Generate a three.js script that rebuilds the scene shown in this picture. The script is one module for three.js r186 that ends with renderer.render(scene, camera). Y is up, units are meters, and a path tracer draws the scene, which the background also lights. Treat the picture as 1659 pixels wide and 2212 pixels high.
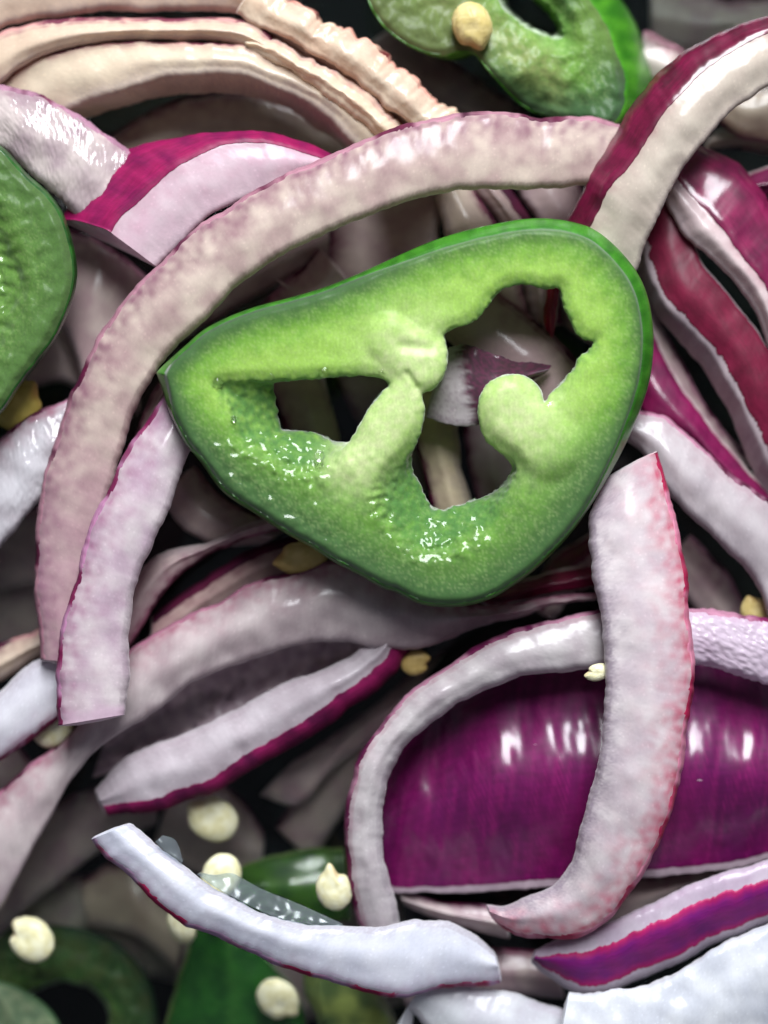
import * as THREE from 'three';
import { createNoise2D, createNoise3D } from 'simplex-noise';
import { RectAreaLightUniformsLib } from 'three/addons/lights/RectAreaLightUniformsLib.js';

// ---------------------------------------------------------------- units
// The heap is measured on a grid of G units; one unit is 0.0289 mm (the pepper slice is 30 mm wide).
const U = 0.048 / 1659, CX = 829.5, CY = 1106, FOCUS_H = 330, EYE = 4436;

// ---------------------------------------------------------------- camera
const scene = new THREE.Scene();
const FOV = 2 * Math.atan(CY / EYE) * 180 / Math.PI;
const camera = new THREE.PerspectiveCamera(FOV, 768 / 1024, 0.01, 5);
camera.position.set(0, (FOCUS_H + EYE) * U, 0);
camera.up.set(0, 0, -1);
camera.lookAt(0, 0, 0);
camera.focus = EYE * U;
camera.userData.fStop = 12;

// ---------------------------------------------------------------- light
const renderer = new THREE.WebGLRenderer({ antialias: true });
renderer.toneMapping = THREE.LinearToneMapping;
renderer.toneMappingExposure = 2.1;
renderer.shadowMap.enabled = true;
scene.background = new THREE.Color().setRGB(0.062, 0.066, 0.08);   // dim room around the bowl
RectAreaLightUniformsLib.init();
const WINDOW = { at: [0.05, 0.40, -0.42], w: 0.20, h: 0.50, color: [0.94, 0.965, 1.0], nits: 16 };

// ---------------------------------------------------------------- helpers
let seed = 20240611;
function rnd() { seed |= 0; seed = seed + 0x6D2B79F5 | 0; let t = Math.imul(seed ^ seed >>> 15, 1 | seed); t = t + Math.imul(t ^ t >>> 7, 61 | t) ^ t; return ((t ^ t >>> 14) >>> 0) / 4294967296; }
const N2 = createNoise2D(rnd), N3 = createNoise3D(rnd);
const clamp = (x, a = 0, b = 1) => Math.min(b, Math.max(a, x));
const lerp = (a, b, t) => a + (b - a) * t;
const smooth = (a, b, x) => { const t = clamp((x - a) / (b - a)); return t * t * (3 - 2 * t); };
const fbm3 = (x, y, z) => 0.6 * N3(x, y, z) + 0.3 * N3(2.1 * x + 5, 2.1 * y, 2.1 * z) + 0.15 * N3(4.3 * x, 4.3 * y + 7, 4.3 * z);
const C = (hex) => { const c = new THREE.Color(hex); return [c.r, c.g, c.b]; };
const mix = (a, b, t) => [lerp(a[0], b[0], t), lerp(a[1], b[1], t), lerp(a[2], b[2], t)];
const planar = (u, v, h) => { const q = place(u, v, h); return [q[0] * 0.95 + q[1] * 0.4, q[2] + q[1] * 0.5]; };       // metres along the surface
const place = (u, v, h) => { const k = 1 - (h - FOCUS_H) / EYE; return [(u - CX) * U * k, h * U, (v - CY) * U * k]; };

const taken = {};
function numbered(name) { const n = taken[name] = (taken[name] ?? -1) + 1; return n ? name + '_' + String(n).padStart(3, '0') : name; }
function tag(o, label, category, group) { o.userData.label = label; o.userData.category = category; if (group) o.userData.group = group; return o; }
function thing(name, label, category, at, group) {
  const o = new THREE.Group(); o.name = numbered(name); o.position.set(...at); scene.add(o);
  return tag(o, label, category, group);
}
function meshOf(name, geo, mat, parent) {
  const m = new THREE.Mesh(geo, mat); m.name = name; m.castShadow = m.receiveShadow = true; parent.add(m); return m;
}

// a polyline through points, resampled to n + 1 points at equal steps (Catmull-Rom)
function along(pts, n) {
  const c = new THREE.CatmullRomCurve3(pts.map((p) => new THREE.Vector3(p[0], p[1], p[2] ?? 0)), false, 'centripetal');
  c.arcLengthDivisions = 400;
  return c.getSpacedPoints(n).map((p) => [p.x, p.y, p.z]);
}
const lengthOf = (p) => p.slice(1).reduce((s, q, i) => s + Math.hypot(q[0] - p[i][0], q[1] - p[i][1]), 0);
function valueAt(v, t) {
  if (typeof v === 'number') return v;
  const x = t * (v.length - 1), i = Math.min(v.length - 2, Math.floor(x)), f = x - i, g = f * f * (3 - 2 * f);
  return lerp(v[i], v[i + 1], 0.5 * f + 0.5 * g);
}

class Build {                                     // a mesh being collected: positions in G units, linear colours
  constructor() { this.p = []; this.c = []; this.uv = []; this.ix = []; }
  add(q, col, uv) { this.p.push(q[0], q[1], q[2]); this.c.push(...col); this.uv.push(uv[0], uv[1]); return this.p.length / 3 - 1; }
  quad(a, b, c, d) { this.ix.push(a, b, c, a, c, d); }
  geometry(origin) {
    const g = new THREE.BufferGeometry(), n = this.p.length / 3, a = new Float32Array(n * 3);
    for (let i = 0; i < n; i++) { const q = place(this.p[3 * i], this.p[3 * i + 1], this.p[3 * i + 2]); for (let k = 0; k < 3; k++) a[3 * i + k] = q[k] - origin[k]; }
    g.setAttribute('position', new THREE.BufferAttribute(a, 3));
    g.setAttribute('color', new THREE.BufferAttribute(new Float32Array(this.c), 3));
    g.setAttribute('uv', new THREE.BufferAttribute(new Float32Array(this.uv), 2));
    g.setIndex(this.ix); g.computeVertexNormals(); return g;
  }
}

// ---------------------------------------------------------------- textures (grain of the surfaces, tiles of a few mm)
function tile(size, f, srgb) {
  const d = new Uint8Array(size * size * 4);
  for (let y = 0; y < size; y++) for (let x = 0; x < size; x++) { const v = f(x / size, y / size), k = 4 * (y * size + x); for (let c = 0; c < 3; c++) d[k + c] = clamp(Array.isArray(v) ? v[c] : v) * 255; d[k + 3] = 255; }
  const t = new THREE.DataTexture(d, size, size, THREE.RGBAFormat);
  t.wrapS = t.wrapT = THREE.RepeatWrapping; t.magFilter = THREE.LinearFilter; if (srgb) t.colorSpace = THREE.SRGBColorSpace; t.needsUpdate = true; return t;
}
const TAU = Math.PI * 2;
const loop = createNoise3D(rnd), loopB = createNoise3D(rnd);
function wrapNoise(x, y, f, g = f) {              // noise that repeats over the tile: two circles folded into 3D
  const a = loop(Math.cos(x * TAU) * f / TAU, Math.sin(x * TAU) * f / TAU, Math.cos(y * TAU) * g / TAU);
  const b = loopB(Math.cos(x * TAU) * f / TAU + 9, Math.sin(x * TAU) * f / TAU, Math.sin(y * TAU) * g / TAU);
  return (a + b) * 0.7;
}
const spots = [];
for (let i = 0; i < 150; i++) spots.push([rnd(), rnd(), 0.003 + rnd() * 0.006, 0.5 + rnd()]);
const fleckAt = (x, y) => { let s = 0; for (const [a, b, r, e] of spots) { let dx = Math.abs(x - a), dy = Math.abs(y - b); dx = Math.min(dx, 1 - dx); dy = Math.min(dy, 1 - dy); const q = (dx * dx * e + dy * dy / e) / (r * r); if (q < 6) s = Math.max(s, Math.exp(-q)); } return s; };
const fleshMap = tile(512, (x, y) => { const n = 0.5 * wrapNoise(x, y, 22, 40) + 0.35 * wrapNoise(x, y, 60, 110); const v = 0.93 + 0.025 * n + 0.06 * fleckAt(x, y); return [v, v * 0.995, v * 0.99]; }, true);
const fleshBump = tile(512, (x, y) => 0.5 + 0.2 * wrapNoise(x, y, 30, 60) + 0.22 * wrapNoise(x, y, 90, 140) + 0.2 * fleckAt(x, y));
const skinMap = tile(512, (x, y) => { const n = 0.6 * wrapNoise(x, y, 5, 90) + 0.4 * wrapNoise(x, y, 9, 200); const v = 0.9 + 0.1 * n; return [v, v * 0.97, v]; }, true);
const skinBump = tile(512, (x, y) => 0.5 + 0.25 * wrapNoise(x, y, 6, 110) + 0.2 * wrapNoise(x, y, 60, 70));
const greenMap = tile(512, (x, y) => { const n = 0.5 * wrapNoise(x, y, 40) + 0.5 * wrapNoise(x, y, 110); const v = 0.92 + 0.08 * n + 0.06 * fleckAt(x, y); return [v, v, v * 0.97]; }, true);
const greenBump = tile(512, (x, y) => 0.5 + 0.25 * wrapNoise(x, y, 45) + 0.25 * wrapNoise(x, y, 120));
for (const t of [fleshMap, fleshBump, skinMap, skinBump, greenMap, greenBump]) t.repeat.set(1 / 0.009, 1 / 0.009);   // one tile is 9 mm

const phys = (o) => new THREE.MeshPhysicalMaterial({ vertexColors: true, side: THREE.DoubleSide, ...o });
const M = {
  flesh: phys({ roughness: 0.92, map: fleshMap, bumpMap: fleshBump, bumpScale: 0.25e-5, transmission: 0.46, thickness: 0, clearcoat: 0.75, clearcoatRoughness: 0.2 }),
  skin: phys({ roughness: 0.5, specularIntensity: 0.3, map: skinMap, bumpMap: skinBump, bumpScale: 0.5e-5, clearcoat: 0.8, clearcoatRoughness: 0.2 }),
  wetOnion: phys({ roughness: 0.9, map: fleshMap, transmission: 0.46, thickness: 0, clearcoat: 1, clearcoatRoughness: 0.07 }),
  wetFlesh: phys({ roughness: 0.7, map: fleshMap, bumpMap: fleshBump, bumpScale: 1e-5, clearcoat: 0.5, clearcoatRoughness: 0.15 }),
  skinEdge: phys({ roughness: 0.7, specularIntensity: 0.5, map: skinMap, clearcoat: 0 }),
  skinDull: phys({ roughness: 0.6, specularIntensity: 0.35, map: skinMap, bumpMap: skinBump, bumpScale: 1.2e-5, clearcoat: 0.12, clearcoatRoughness: 0.3 }),
  pepper: phys({ roughness: 0.9, map: greenMap, bumpMap: greenBump, bumpScale: 0.3e-5, transmission: 0.46, thickness: 0, clearcoat: 0.22, clearcoatRoughness: 0.25 }),
  wetPepper: phys({ roughness: 0.9, map: greenMap, bumpMap: greenBump, bumpScale: 0.4e-5, transmission: 0.46, thickness: 0, clearcoat: 1, clearcoatRoughness: 0.05 }),
  placenta: phys({ roughness: 0.9, map: greenMap, bumpMap: greenBump, bumpScale: 0.3e-5, transmission: 0.46, thickness: 0, clearcoat: 0.4, clearcoatRoughness: 0.25 }),
  pepperSkin: phys({ roughness: 0.5, specularIntensity: 0.4, map: greenMap, bumpMap: greenBump, bumpScale: 1e-5, clearcoat: 0.6, clearcoatRoughness: 0.18 }),
  film: phys({ roughness: 0.22, transmission: 0.96, thickness: 0, ior: 1.34 }),
  seed: phys({ roughness: 0.6, bumpMap: fleshBump, bumpScale: 3e-5, clearcoat: 0.35, clearcoatRoughness: 0.3 }),
  drop: new THREE.MeshPhysicalMaterial({ color: 0xffffff, roughness: 0.02, transmission: 1, thickness: 0.001, ior: 1.33 }),
};

// ---------------------------------------------------------------- a slice of onion: a bar swept along two edges
// O and I are the two edges of the face that looks up (O is the side of the outer skin), S the lower edge of the
// skin side, B the lower edge of the inner side; hO and hI are heights along it, T the thickness below the face.
function ringAt(c, r, bulge, bulgeO, nrm) {
  // c: four corners [O, I, B, S] in 3D; returns points with region and coordinate across
  const pts = [], counts = [26, 8, 6, 12], region = ['top', 'in', 'bot', 'out'];
  for (let e = 0; e < 4; e++) {
    const a = c[e], b = c[(e + 1) % 4], z = c[(e + 3) % 4];
    const L = Math.hypot(b[0] - a[0], b[1] - a[1], b[2] - a[2]) || 1, L0 = Math.hypot(z[0] - a[0], z[1] - a[1], z[2] - a[2]) || 1;
    const ra = Math.min(r, L * 0.35), r0 = Math.min(r, L0 * 0.35);
    const from = a.map((x, k) => x + (z[k] - x) * r0 / L0), to = a.map((x, k) => x + (b[k] - x) * ra / L);
    for (let i = 0; i < 4; i++) { const t = i / 4, w0 = (1 - t) * (1 - t), w1 = 2 * t * (1 - t), w2 = t * t; pts.push([from.map((x, k) => x * w0 + a[k] * w1 + to[k] * w2), 'c' + e, e === 0 ? 0 : 1]); }
    const s0 = ra / L, s1 = 1 - Math.min(r, L * 0.35) / L;
    for (let i = 0; i < counts[e]; i++) {
      const s = lerp(s0, s1, i / (counts[e] - 1 + 0.001)), p = a.map((x, k) => x + (b[k] - x) * s);
      const sn = Math.sin(Math.PI * clamp((s - s0) / (s1 - s0))), lift = 0.45 * sn * sn + 0.55 * Math.pow(sn, 1.3);
      if (e === 0) p[2] += bulge * lift;
      if (e === 3) { const w = bulgeO * lift; p[0] += nrm[0] * w; p[1] += nrm[1] * w; p[2] += 0.25 * w; }
      pts.push([p, region[e], s]);
    }
  }
  return pts;
}
const RING = 4 * 4 + 26 + 8 + 6 + 12, TOP0 = 4, OUT0 = RING - 12;
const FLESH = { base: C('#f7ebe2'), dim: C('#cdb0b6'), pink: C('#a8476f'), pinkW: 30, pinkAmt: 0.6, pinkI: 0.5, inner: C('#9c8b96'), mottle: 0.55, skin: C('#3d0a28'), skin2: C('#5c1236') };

function strip(o) {
  const pal = { ...FLESH, ...(o.pal || {}) };
  for (const k of ['base', 'dim', 'pink', 'skin', 'skin2', 'inner']) if (typeof pal[k] === 'string') pal[k] = C(pal[k]);
  const L = Math.max(lengthOf(o.O), lengthOf(o.I)), n = Math.ceil(L / (o.step ?? 4.5));
  const O = along(o.O, n), I = along(o.I, n), S = o.S && along(o.S, n), B = o.B && along(o.B, n);
  const z = o.salt ?? rnd() * 400, wob = o.wob ?? 2.2, rough = o.rough ?? 1.0, T = o.T ?? 85, r = o.r ?? (o.S || o.B ? 12 : 20);
  const hO = o.hO ?? o.h, hI = o.hI ?? o.h;
  const rings = [];
  for (let i = 0; i <= n; i++) {
    const t = i / n, w2 = wob * (N2(i * 0.045, z + 80) + 0.5 * N2(i * 0.16, z + 120));
    let w1 = wob * (N2(i * 0.045, z) + 0.5 * N2(i * 0.16, z + 40)), dx = O[i][0] - I[i][0], dy = O[i][1] - I[i][1]; const d = Math.hypot(dx, dy) || 1; dx /= d; dy /= d;
    const th = valueAt(T, t), ho = valueAt(hO, t), hi = valueAt(hI, t), lean = valueAt(o.lean ?? 2, t), leanI = valueAt(o.leanI ?? -6, t);
    if (o.frill) w1 += o.frill * (Math.pow(Math.abs(N2(i * 0.085, z + 200)), 0.7) * 1.6 + N2(i * 0.06, z + 210));
    const a = [O[i][0] + dx * w1, O[i][1] + dy * w1, ho], b = [I[i][0] - dx * w2, I[i][1] - dy * w2, hi];
    const s = S ? [S[i][0] + dx * w1, S[i][1] + dy * w1, ho - th] : [a[0] + dx * lean, a[1] + dy * lean, ho - th];
    const q = B ? [B[i][0] - dx * w2, B[i][1] - dy * w2, hi - th] : [b[0] - dx * leanI, b[1] - dy * leanI, hi - th];
    const ring = ringAt([a, b, q, s], r, valueAt(o.bulge ?? 14, t), valueAt(o.bulgeO ?? 2, t), [dx, dy]);
    for (let it = 0; it < (o.round ?? (o.S || o.B ? 3 : 12)); it++) { const q = ring.map((p) => p[0]); for (let k = 0; k < RING; k++) { const a0 = q[(k + RING - 1) % RING], b0 = q[k], c0 = q[(k + 1) % RING]; ring[k][0] = [0, 1, 2].map((j) => 0.25 * a0[j] + 0.5 * b0[j] + 0.25 * c0[j]); } }
    ring.width = d; ring.t = t; ring.run = i * L / n; ring.across = [dx, dy]; rings.push(ring);
  }
  // surface relief, along the ring's own outward direction
  for (let i = 0; i <= n; i++) {
    const R = rings[i], mid = R.reduce((m, p) => [m[0] + p[0][0] / RING, m[1] + p[0][1] / RING, m[2] + p[0][2] / RING], [0, 0, 0]);
    R.out = R.map((p, k) => { const a = R[(k + RING - 1) % RING][0], b = R[(k + 1) % RING][0]; const tx = b[0] - a[0], ty = b[1] - a[1], tz = b[2] - a[2]; let dx = R.across[0], dy = R.across[1]; const tl = tx * dx + ty * dy; const l = Math.hypot(tl, tz) || 1; const nx = -tz / l, nz = tl / l; const s = (nx * ((p[0][0] - mid[0]) * dx + (p[0][1] - mid[1]) * dy) + nz * (p[0][2] - mid[2])) < 0 ? -1 : 1; return [s * nx * dx, s * nx * dy, s * nz]; });
    R.mid = mid;
  }
  for (const R of rings) for (let k = 0; k < RING; k++) {
    const p = R[k][0], w = rough * (1.5 * N3(p[0] / 75, p[1] / 75, p[2] / 75 + z) + 0.1 * N3(p[0] / 19, p[1] / 19, p[2] / 19 + z) + (o.fine ?? 0.12) * N3(p[0] / 8, p[1] / 8, p[2] / 8 + z)) + (o.ridge ? o.ridge(p[0], p[1]) : 0);
    for (let j = 0; j < 3; j++) p[j] += R.out[k][j] * w;
  }
  const colour = (R, k) => {
    const [p, reg, s] = R[k], x = p[0], y = p[1], h = p[2];
    const m = clamp(0.5 + 0.8 * N3(x / 95, y / 95, z) + 0.28 * N3(x / 42, y / 42, z + 3) + 0.08 * N2(R.run / 5, s * 1.6 + z) + 0.05 * N3(x / 15, y / 15, h / 15 + z));
    let c = mix(pal.base, pal.dim, m * pal.mottle);
    const d = reg === 'top' ? s * R.width : reg === 'out' || reg === 'c0' || reg === 'c3' ? 0 : reg === 'c1' || reg === 'in' ? R.width : R.width * 0.5;
    const e = d / (pal.pinkW * (1 + 0.5 * N3(x / 45, y / 45, z + 60)));
    c = mix(c, pal.pink, pal.pinkAmt * clamp(Math.exp(-e * e) * 0.6 + 0.4 * Math.exp(-e * 0.8)) * (0.75 + 0.5 * N3(x / 30, y / 30, z + 9)));
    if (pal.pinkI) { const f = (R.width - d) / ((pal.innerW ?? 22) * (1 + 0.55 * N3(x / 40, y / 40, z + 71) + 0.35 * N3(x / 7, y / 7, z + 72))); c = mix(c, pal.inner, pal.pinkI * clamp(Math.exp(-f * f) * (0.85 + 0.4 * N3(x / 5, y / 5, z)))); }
    { const sp = N3(x / 6, y / 6, h / 6 + z + 90); c = mix(c, pal.base, 0.12 * smooth(0.45, 0.85, sp)); c = mix(c, pal.inner, 0.05 * smooth(-0.3, -0.8, sp)); }
    if (reg === 'in' && pal.inside) c = mix(c, typeof pal.inside === 'string' ? (pal.inside = C(pal.inside)) : pal.inside, 0.8);
    return o.tint ? o.tint(c, { u: x, v: y, h, s, t: R.t, reg, d }) : c;
  };
  const uvs = (R, i, k) => [i * L / n * U, (R.lenAt ??= (() => { const l = [0]; for (let q = 1; q < RING; q++) l.push(l[q - 1] + Math.hypot(...R[q][0].map((x, j) => x - R[q - 1][0][j]))); return l; })())[k] * U];
  const f = new Build();
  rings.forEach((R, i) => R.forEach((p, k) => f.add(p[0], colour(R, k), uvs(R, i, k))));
  for (let i = 0; i < n; i++) for (let k = 0; k < RING; k++) { const k2 = (k + 1) % RING; f.quad(i * RING + k, i * RING + k2, (i + 1) * RING + k2, (i + 1) * RING + k); }
  for (const end of [0, n]) {                       // ends: cut across, slightly domed and uneven
    const R = rings[end], dir = end ? 1 : -1, N = rings[end ? n - 1 : 1];
    const ax = [0, 1].map((j) => R.mid[j] - N.mid[j]), al = Math.hypot(...ax) || 1;
    let prev = null;
    for (const [q, puff] of [[1, 0], [0.94, 1.5], [0.7, 4], [0.35, 5.5]]) {
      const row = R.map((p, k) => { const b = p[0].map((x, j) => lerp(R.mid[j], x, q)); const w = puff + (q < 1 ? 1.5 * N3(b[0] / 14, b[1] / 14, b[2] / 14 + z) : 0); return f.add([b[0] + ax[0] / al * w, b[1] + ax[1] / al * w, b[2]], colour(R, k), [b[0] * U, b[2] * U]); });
      if (prev) for (let k = 0; k < RING; k++) { const k2 = (k + 1) % RING; f.quad(prev[k], prev[k2], row[k2], row[k]); }
      prev = row;
    }
    const m = f.add([R.mid[0] + ax[0] / al * 6, R.mid[1] + ax[1] / al * 6, R.mid[2]], pal.base, [0, 0]);
    for (let k = 0; k < RING; k++) f.ix.push(prev[k], prev[(k + 1) % RING], m);
  }
  const origin = o.parentOrigin || (() => { const b = rings[n >> 1].mid; const q = place(b[0], b[1], b[2] - valueAt(T, 0.5) / 2); return q; })();
  const parent = o.parent || thing(o.name || 'onion_slice', o.label, o.category || 'onion slice', origin, o.group ?? 'slices of red onion');
  const fm = meshOf(o.parent ? o.name : o.fleshName || 'flesh', f.geometry(origin), o.fleshMat || M.flesh, parent);

  // the skin: a thin closed shell that hugs part of the ring
  const shell = (pick, name, mat, c1, c2, parentOf) => {
    const g = new Build(); let cols = 0;
    rings.forEach((R, i) => {
      const list = pick(R, i), m = list.length; cols = 2 * m;
      const at = (q, off) => q[0].map((x, j) => x + q[1][j] * off);
      const rows = [...list.map((q) => at(q, q[2])), ...list.slice().reverse().map((q) => at(q, -2.5))];
      rows.forEach((p, k) => {
        const v = clamp(0.5 + 0.6 * N3(p[0] / 60, p[1] / 60, z + 3) + 0.1 * N3(i * 0.012, k * 0.35, z) + 0.2 * N3(p[0] / 12, p[1] / 12, z));
        let c = mix(c1, c2, v); if (!o.S && !o.skinTop && (o.over ?? 5) < 6) c = mix(c, mix(pal.pink, pal.dim, 0.45), 0.85 * smooth(0.5, -0.4, N2(i * 0.03, z + 21) + 0.4 * N2(i * 0.13, z + 22)));
          if (o.skinTint) c = o.skinTint(c, { u: p[0], v: p[1], t: R.t, s: k / m });
        g.add(p, c, [i * L / n * U, k * 4 * U]);
      });
    });
    for (let i = 0; i < n; i++) for (let k = 0; k < cols; k++) { const k2 = (k + 1) % cols; g.quad(i * cols + k, i * cols + k2, (i + 1) * cols + k2, (i + 1) * cols + k); }
    for (const e of [0, n]) for (let k = 0; k < cols / 2 - 1; k++) g.quad(e * cols + k, e * cols + k + 1, e * cols + cols - 2 - k, e * cols + cols - 1 - k);
    return meshOf(name, g.geometry(origin), mat, parentOf);
  };
  const skinMat = o.skinMat || (o.S || o.skinTop ? M.skin : M.skinEdge), over = (typeof (o.over ?? 5) === 'number' ? (o.over ?? 5) * 0.5 : o.over);
  if (o.skin !== false && !o.skinTop) shell((R, i) => {
    const thin = o.S ? 1.4 : 0.8;
    const list = []; for (let k = OUT0 - 3; k < RING; k++) list.push([R[k][0], R.out[k], k < OUT0 - 1 ? -1 : thin]);
    if (!o.S && (o.over ?? 5) < 6) { list.push([R[0][0], R.out[0], thin]); list.push([R[1][0], R.out[1], lerp(-0.9, thin, smooth(-0.2, 0.3, N2(i * 0.09, z + 33) + 0.5 * N2(i * 0.4, z + 34)))]); list.push([R[2][0], R.out[2], -1]); return list; }
    for (let k = 0; k < 4; k++) list.push([R[k][0], R.out[k], thin]);
    const jag = (valueAt(over, R.t)) * (1 + 0.55 * N2(i * 0.11, z + 7) + 0.35 * N2(i * 0.43, z + 8));
    for (const q of [0.35, 0.7, 1]) { const x = clamp(jag * q / Math.max(20, R.width), 0, 0.95) * 25, k = Math.floor(x), w = x - k, a = R[TOP0 + k], b = R[TOP0 + k + 1] || a; list.push([a[0].map((v, j) => lerp(v, b[0][j], w)), R.out[TOP0 + k], q === 1 ? -0.8 : thin * 0.75]); }
    return list;
  }, 'skin', skinMat, pal.skin, pal.skin2, o.parent ? fm : parent);
  if (o.skinTop) shell((R, i) => {
    const list = [], [a0, b0] = o.skinTop, ja = (o.jag ?? 5) / Math.max(20, R.width);
    if (a0 <= 0) { if (o.skinSide) for (let k = OUT0; k < RING; k++) list.push([R[k][0], R.out[k], k === OUT0 ? -1 : 1.4]); for (let k = 0; k < 4; k++) list.push([R[k][0], R.out[k], k || o.skinSide ? 1.4 : -1]); }
    const s0 = a0 <= 0 ? 0 : clamp(a0 + ja * (N2(i * 0.1, z) + 0.6 * N2(i * 0.4, z + 3))), s1 = b0 >= 1 ? 1 : clamp(b0 + ja * (N2(i * 0.1, z + 11) + 0.6 * N2(i * 0.4, z + 13)));
    for (let q = 0; q <= 26; q++) { const x = clamp(lerp(s0, s1, q / 26)) * 25, k = Math.min(24, Math.floor(x)), w = x - k, a = R[TOP0 + k], b = R[TOP0 + k + 1]; list.push([a[0].map((v, j) => lerp(v, b[0][j], w)), R.out[TOP0 + k], (q === 0 && a0 > 0) || (q === 26 && b0 < 1) ? -0.8 : 1.4]); }
    if (b0 >= 1) for (let k = 30; k < 34; k++) list.push([R[k][0], R.out[k], k === 33 ? -1 : 1.4]);
    return list;
  }, 'skin', skinMat, pal.skin, pal.skin2, o.parent ? fm : parent);
  return { parent, origin, rings, flesh: fm };
}

// ---------------------------------------------------------------- a thin skin of tissue between two lines
function film(name, A, Bl, hA, hB, parent, origin, col, o = {}) {
  const n = Math.ceil(Math.max(lengthOf(A), lengthOf(Bl)) / 5), a = along(A, n), b = along(Bl, n), g = new Build(), m = 26, z = rnd() * 90, side = [];
  for (const off of [0, -(o.thick ?? 3)]) for (let i = 0; i <= n; i++) for (let k = 0; k <= m; k++) {
    const s = k / m, t = i / n, u = lerp(a[i][0], b[i][0], s), v = lerp(a[i][1], b[i][1], s);
    const h = lerp(valueAt(hA, t), valueAt(hB, t), s) + (o.puff ?? 10) * Math.sin(Math.PI * s) + (o.wrinkle ?? 4) * N3(u / 30, v / 30, z) + (o.fine ?? 0.6) * N3(u / 12, v / 12, z);
    const c = mix(col, o.col2 || col, clamp(0.5 + 0.7 * N3(u / 40, v / 40, z + 5))); side.push(g.add([u, v, h + off], c, [i * 5 * U, (k * 3 + (off ? 200 : 0)) * U]));
  }
  const w = m + 1, half = (n + 1) * w;
  for (let i = 0; i < n; i++) for (let k = 0; k < m; k++) { const q = i * w + k; g.quad(q, q + 1, q + w + 1, q + w); g.quad(half + q + w, half + q + w + 1, half + q + 1, half + q); }
  for (let i = 0; i < n; i++) for (const k of [0, m]) { const q = i * w + k; g.quad(q, q + w, half + q + w, half + q); }
  for (const i of [0, n]) for (let k = 0; k < m; k++) { const q = i * w + k; g.quad(q, q + 1, half + q + 1, half + q); }
  return meshOf(name, g.geometry(origin), o.mat || M.film, parent);
}

// ---------------------------------------------------------------- solids from a field (naive surface nets)
function surfaceNets(nx, ny, nz, F) {
  const P = [], idx = new Int32Array(nx * ny * nz).fill(-1), at = (x, y, z) => x + nx * (y + ny * z), ix = [];
  const cor = [[0, 0, 0], [1, 0, 0], [0, 1, 0], [1, 1, 0], [0, 0, 1], [1, 0, 1], [0, 1, 1], [1, 1, 1]], ed = [[0, 1], [2, 3], [4, 5], [6, 7], [0, 2], [1, 3], [4, 6], [5, 7], [0, 4], [1, 5], [2, 6], [3, 7]];
  const val = new Float32Array(8);
  for (let z = 0; z < nz - 1; z++) for (let y = 0; y < ny - 1; y++) for (let x = 0; x < nx - 1; x++) {
    let mask = 0; for (let c = 0; c < 8; c++) { val[c] = F[at(x + cor[c][0], y + cor[c][1], z + cor[c][2])]; if (val[c] < 0) mask |= 1 << c; }
    if (mask === 0 || mask === 255) continue;
    let sx = 0, sy = 0, sz = 0, k = 0;
    for (const [a, b] of ed) { if ((val[a] < 0) === (val[b] < 0)) continue; const t = val[a] / (val[a] - val[b]); sx += lerp(cor[a][0], cor[b][0], t); sy += lerp(cor[a][1], cor[b][1], t); sz += lerp(cor[a][2], cor[b][2], t); k++; }
    idx[at(x, y, z)] = P.length / 3; P.push(x + sx / k, y + sy / k, z + sz / k);
  }
  for (let z = 1; z < nz - 1; z++) for (let y = 1; y < ny - 1; y++) for (let x = 1; x < nx - 1; x++) {
    const s = F[at(x, y, z)] < 0, q = (a, b, c, d) => { if (a < 0 || b < 0 || c < 0 || d < 0) return; s ? ix.push(a, b, c, a, c, d) : ix.push(a, c, b, a, d, c); };
    if (s !== F[at(x + 1, y, z)] < 0) q(idx[at(x, y - 1, z - 1)], idx[at(x, y, z - 1)], idx[at(x, y, z)], idx[at(x, y - 1, z)]);
    if (s !== F[at(x, y + 1, z)] < 0) q(idx[at(x - 1, y, z - 1)], idx[at(x - 1, y, z)], idx[at(x, y, z)], idx[at(x, y, z - 1)]);
    if (s !== F[at(x, y, z + 1)] < 0) q(idx[at(x - 1, y - 1, z)], idx[at(x, y - 1, z)], idx[at(x, y, z)], idx[at(x - 1, y, z)]);
  }
  return { P, ix };
}
function polyDistance(poly) {                      // signed distance to a closed polygon, negative inside
  const q = along([...poly, poly[0]], Math.ceil(lengthOf([...poly, poly[0]]) / 9)).slice(0, -1), n = q.length;
  const f = (x, y) => {
    let d = 1e12, inside = false;
    for (let i = 0, j = n - 1; i < n; j = i++) {
      const ax = q[j][0], ay = q[j][1], bx = q[i][0], by = q[i][1], ex = bx - ax, ey = by - ay, wx = x - ax, wy = y - ay;
      const t = clamp((wx * ex + wy * ey) / (ex * ex + ey * ey || 1)), dx = wx - ex * t, dy = wy - ey * t; d = Math.min(d, dx * dx + dy * dy);
      if ((by > y) !== (ay > y) && x < (ax - bx) * (y - by) / (ay - by) + bx) inside = !inside;
    }
    return inside ? -Math.sqrt(d) : Math.sqrt(d);
  };
  f.points = q; return f;
}
const smax = (a, b, r) => { const h = Math.max(r - Math.abs(a - b), 0) / r; return Math.max(a, b) + h * h * r * 0.25; };

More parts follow.
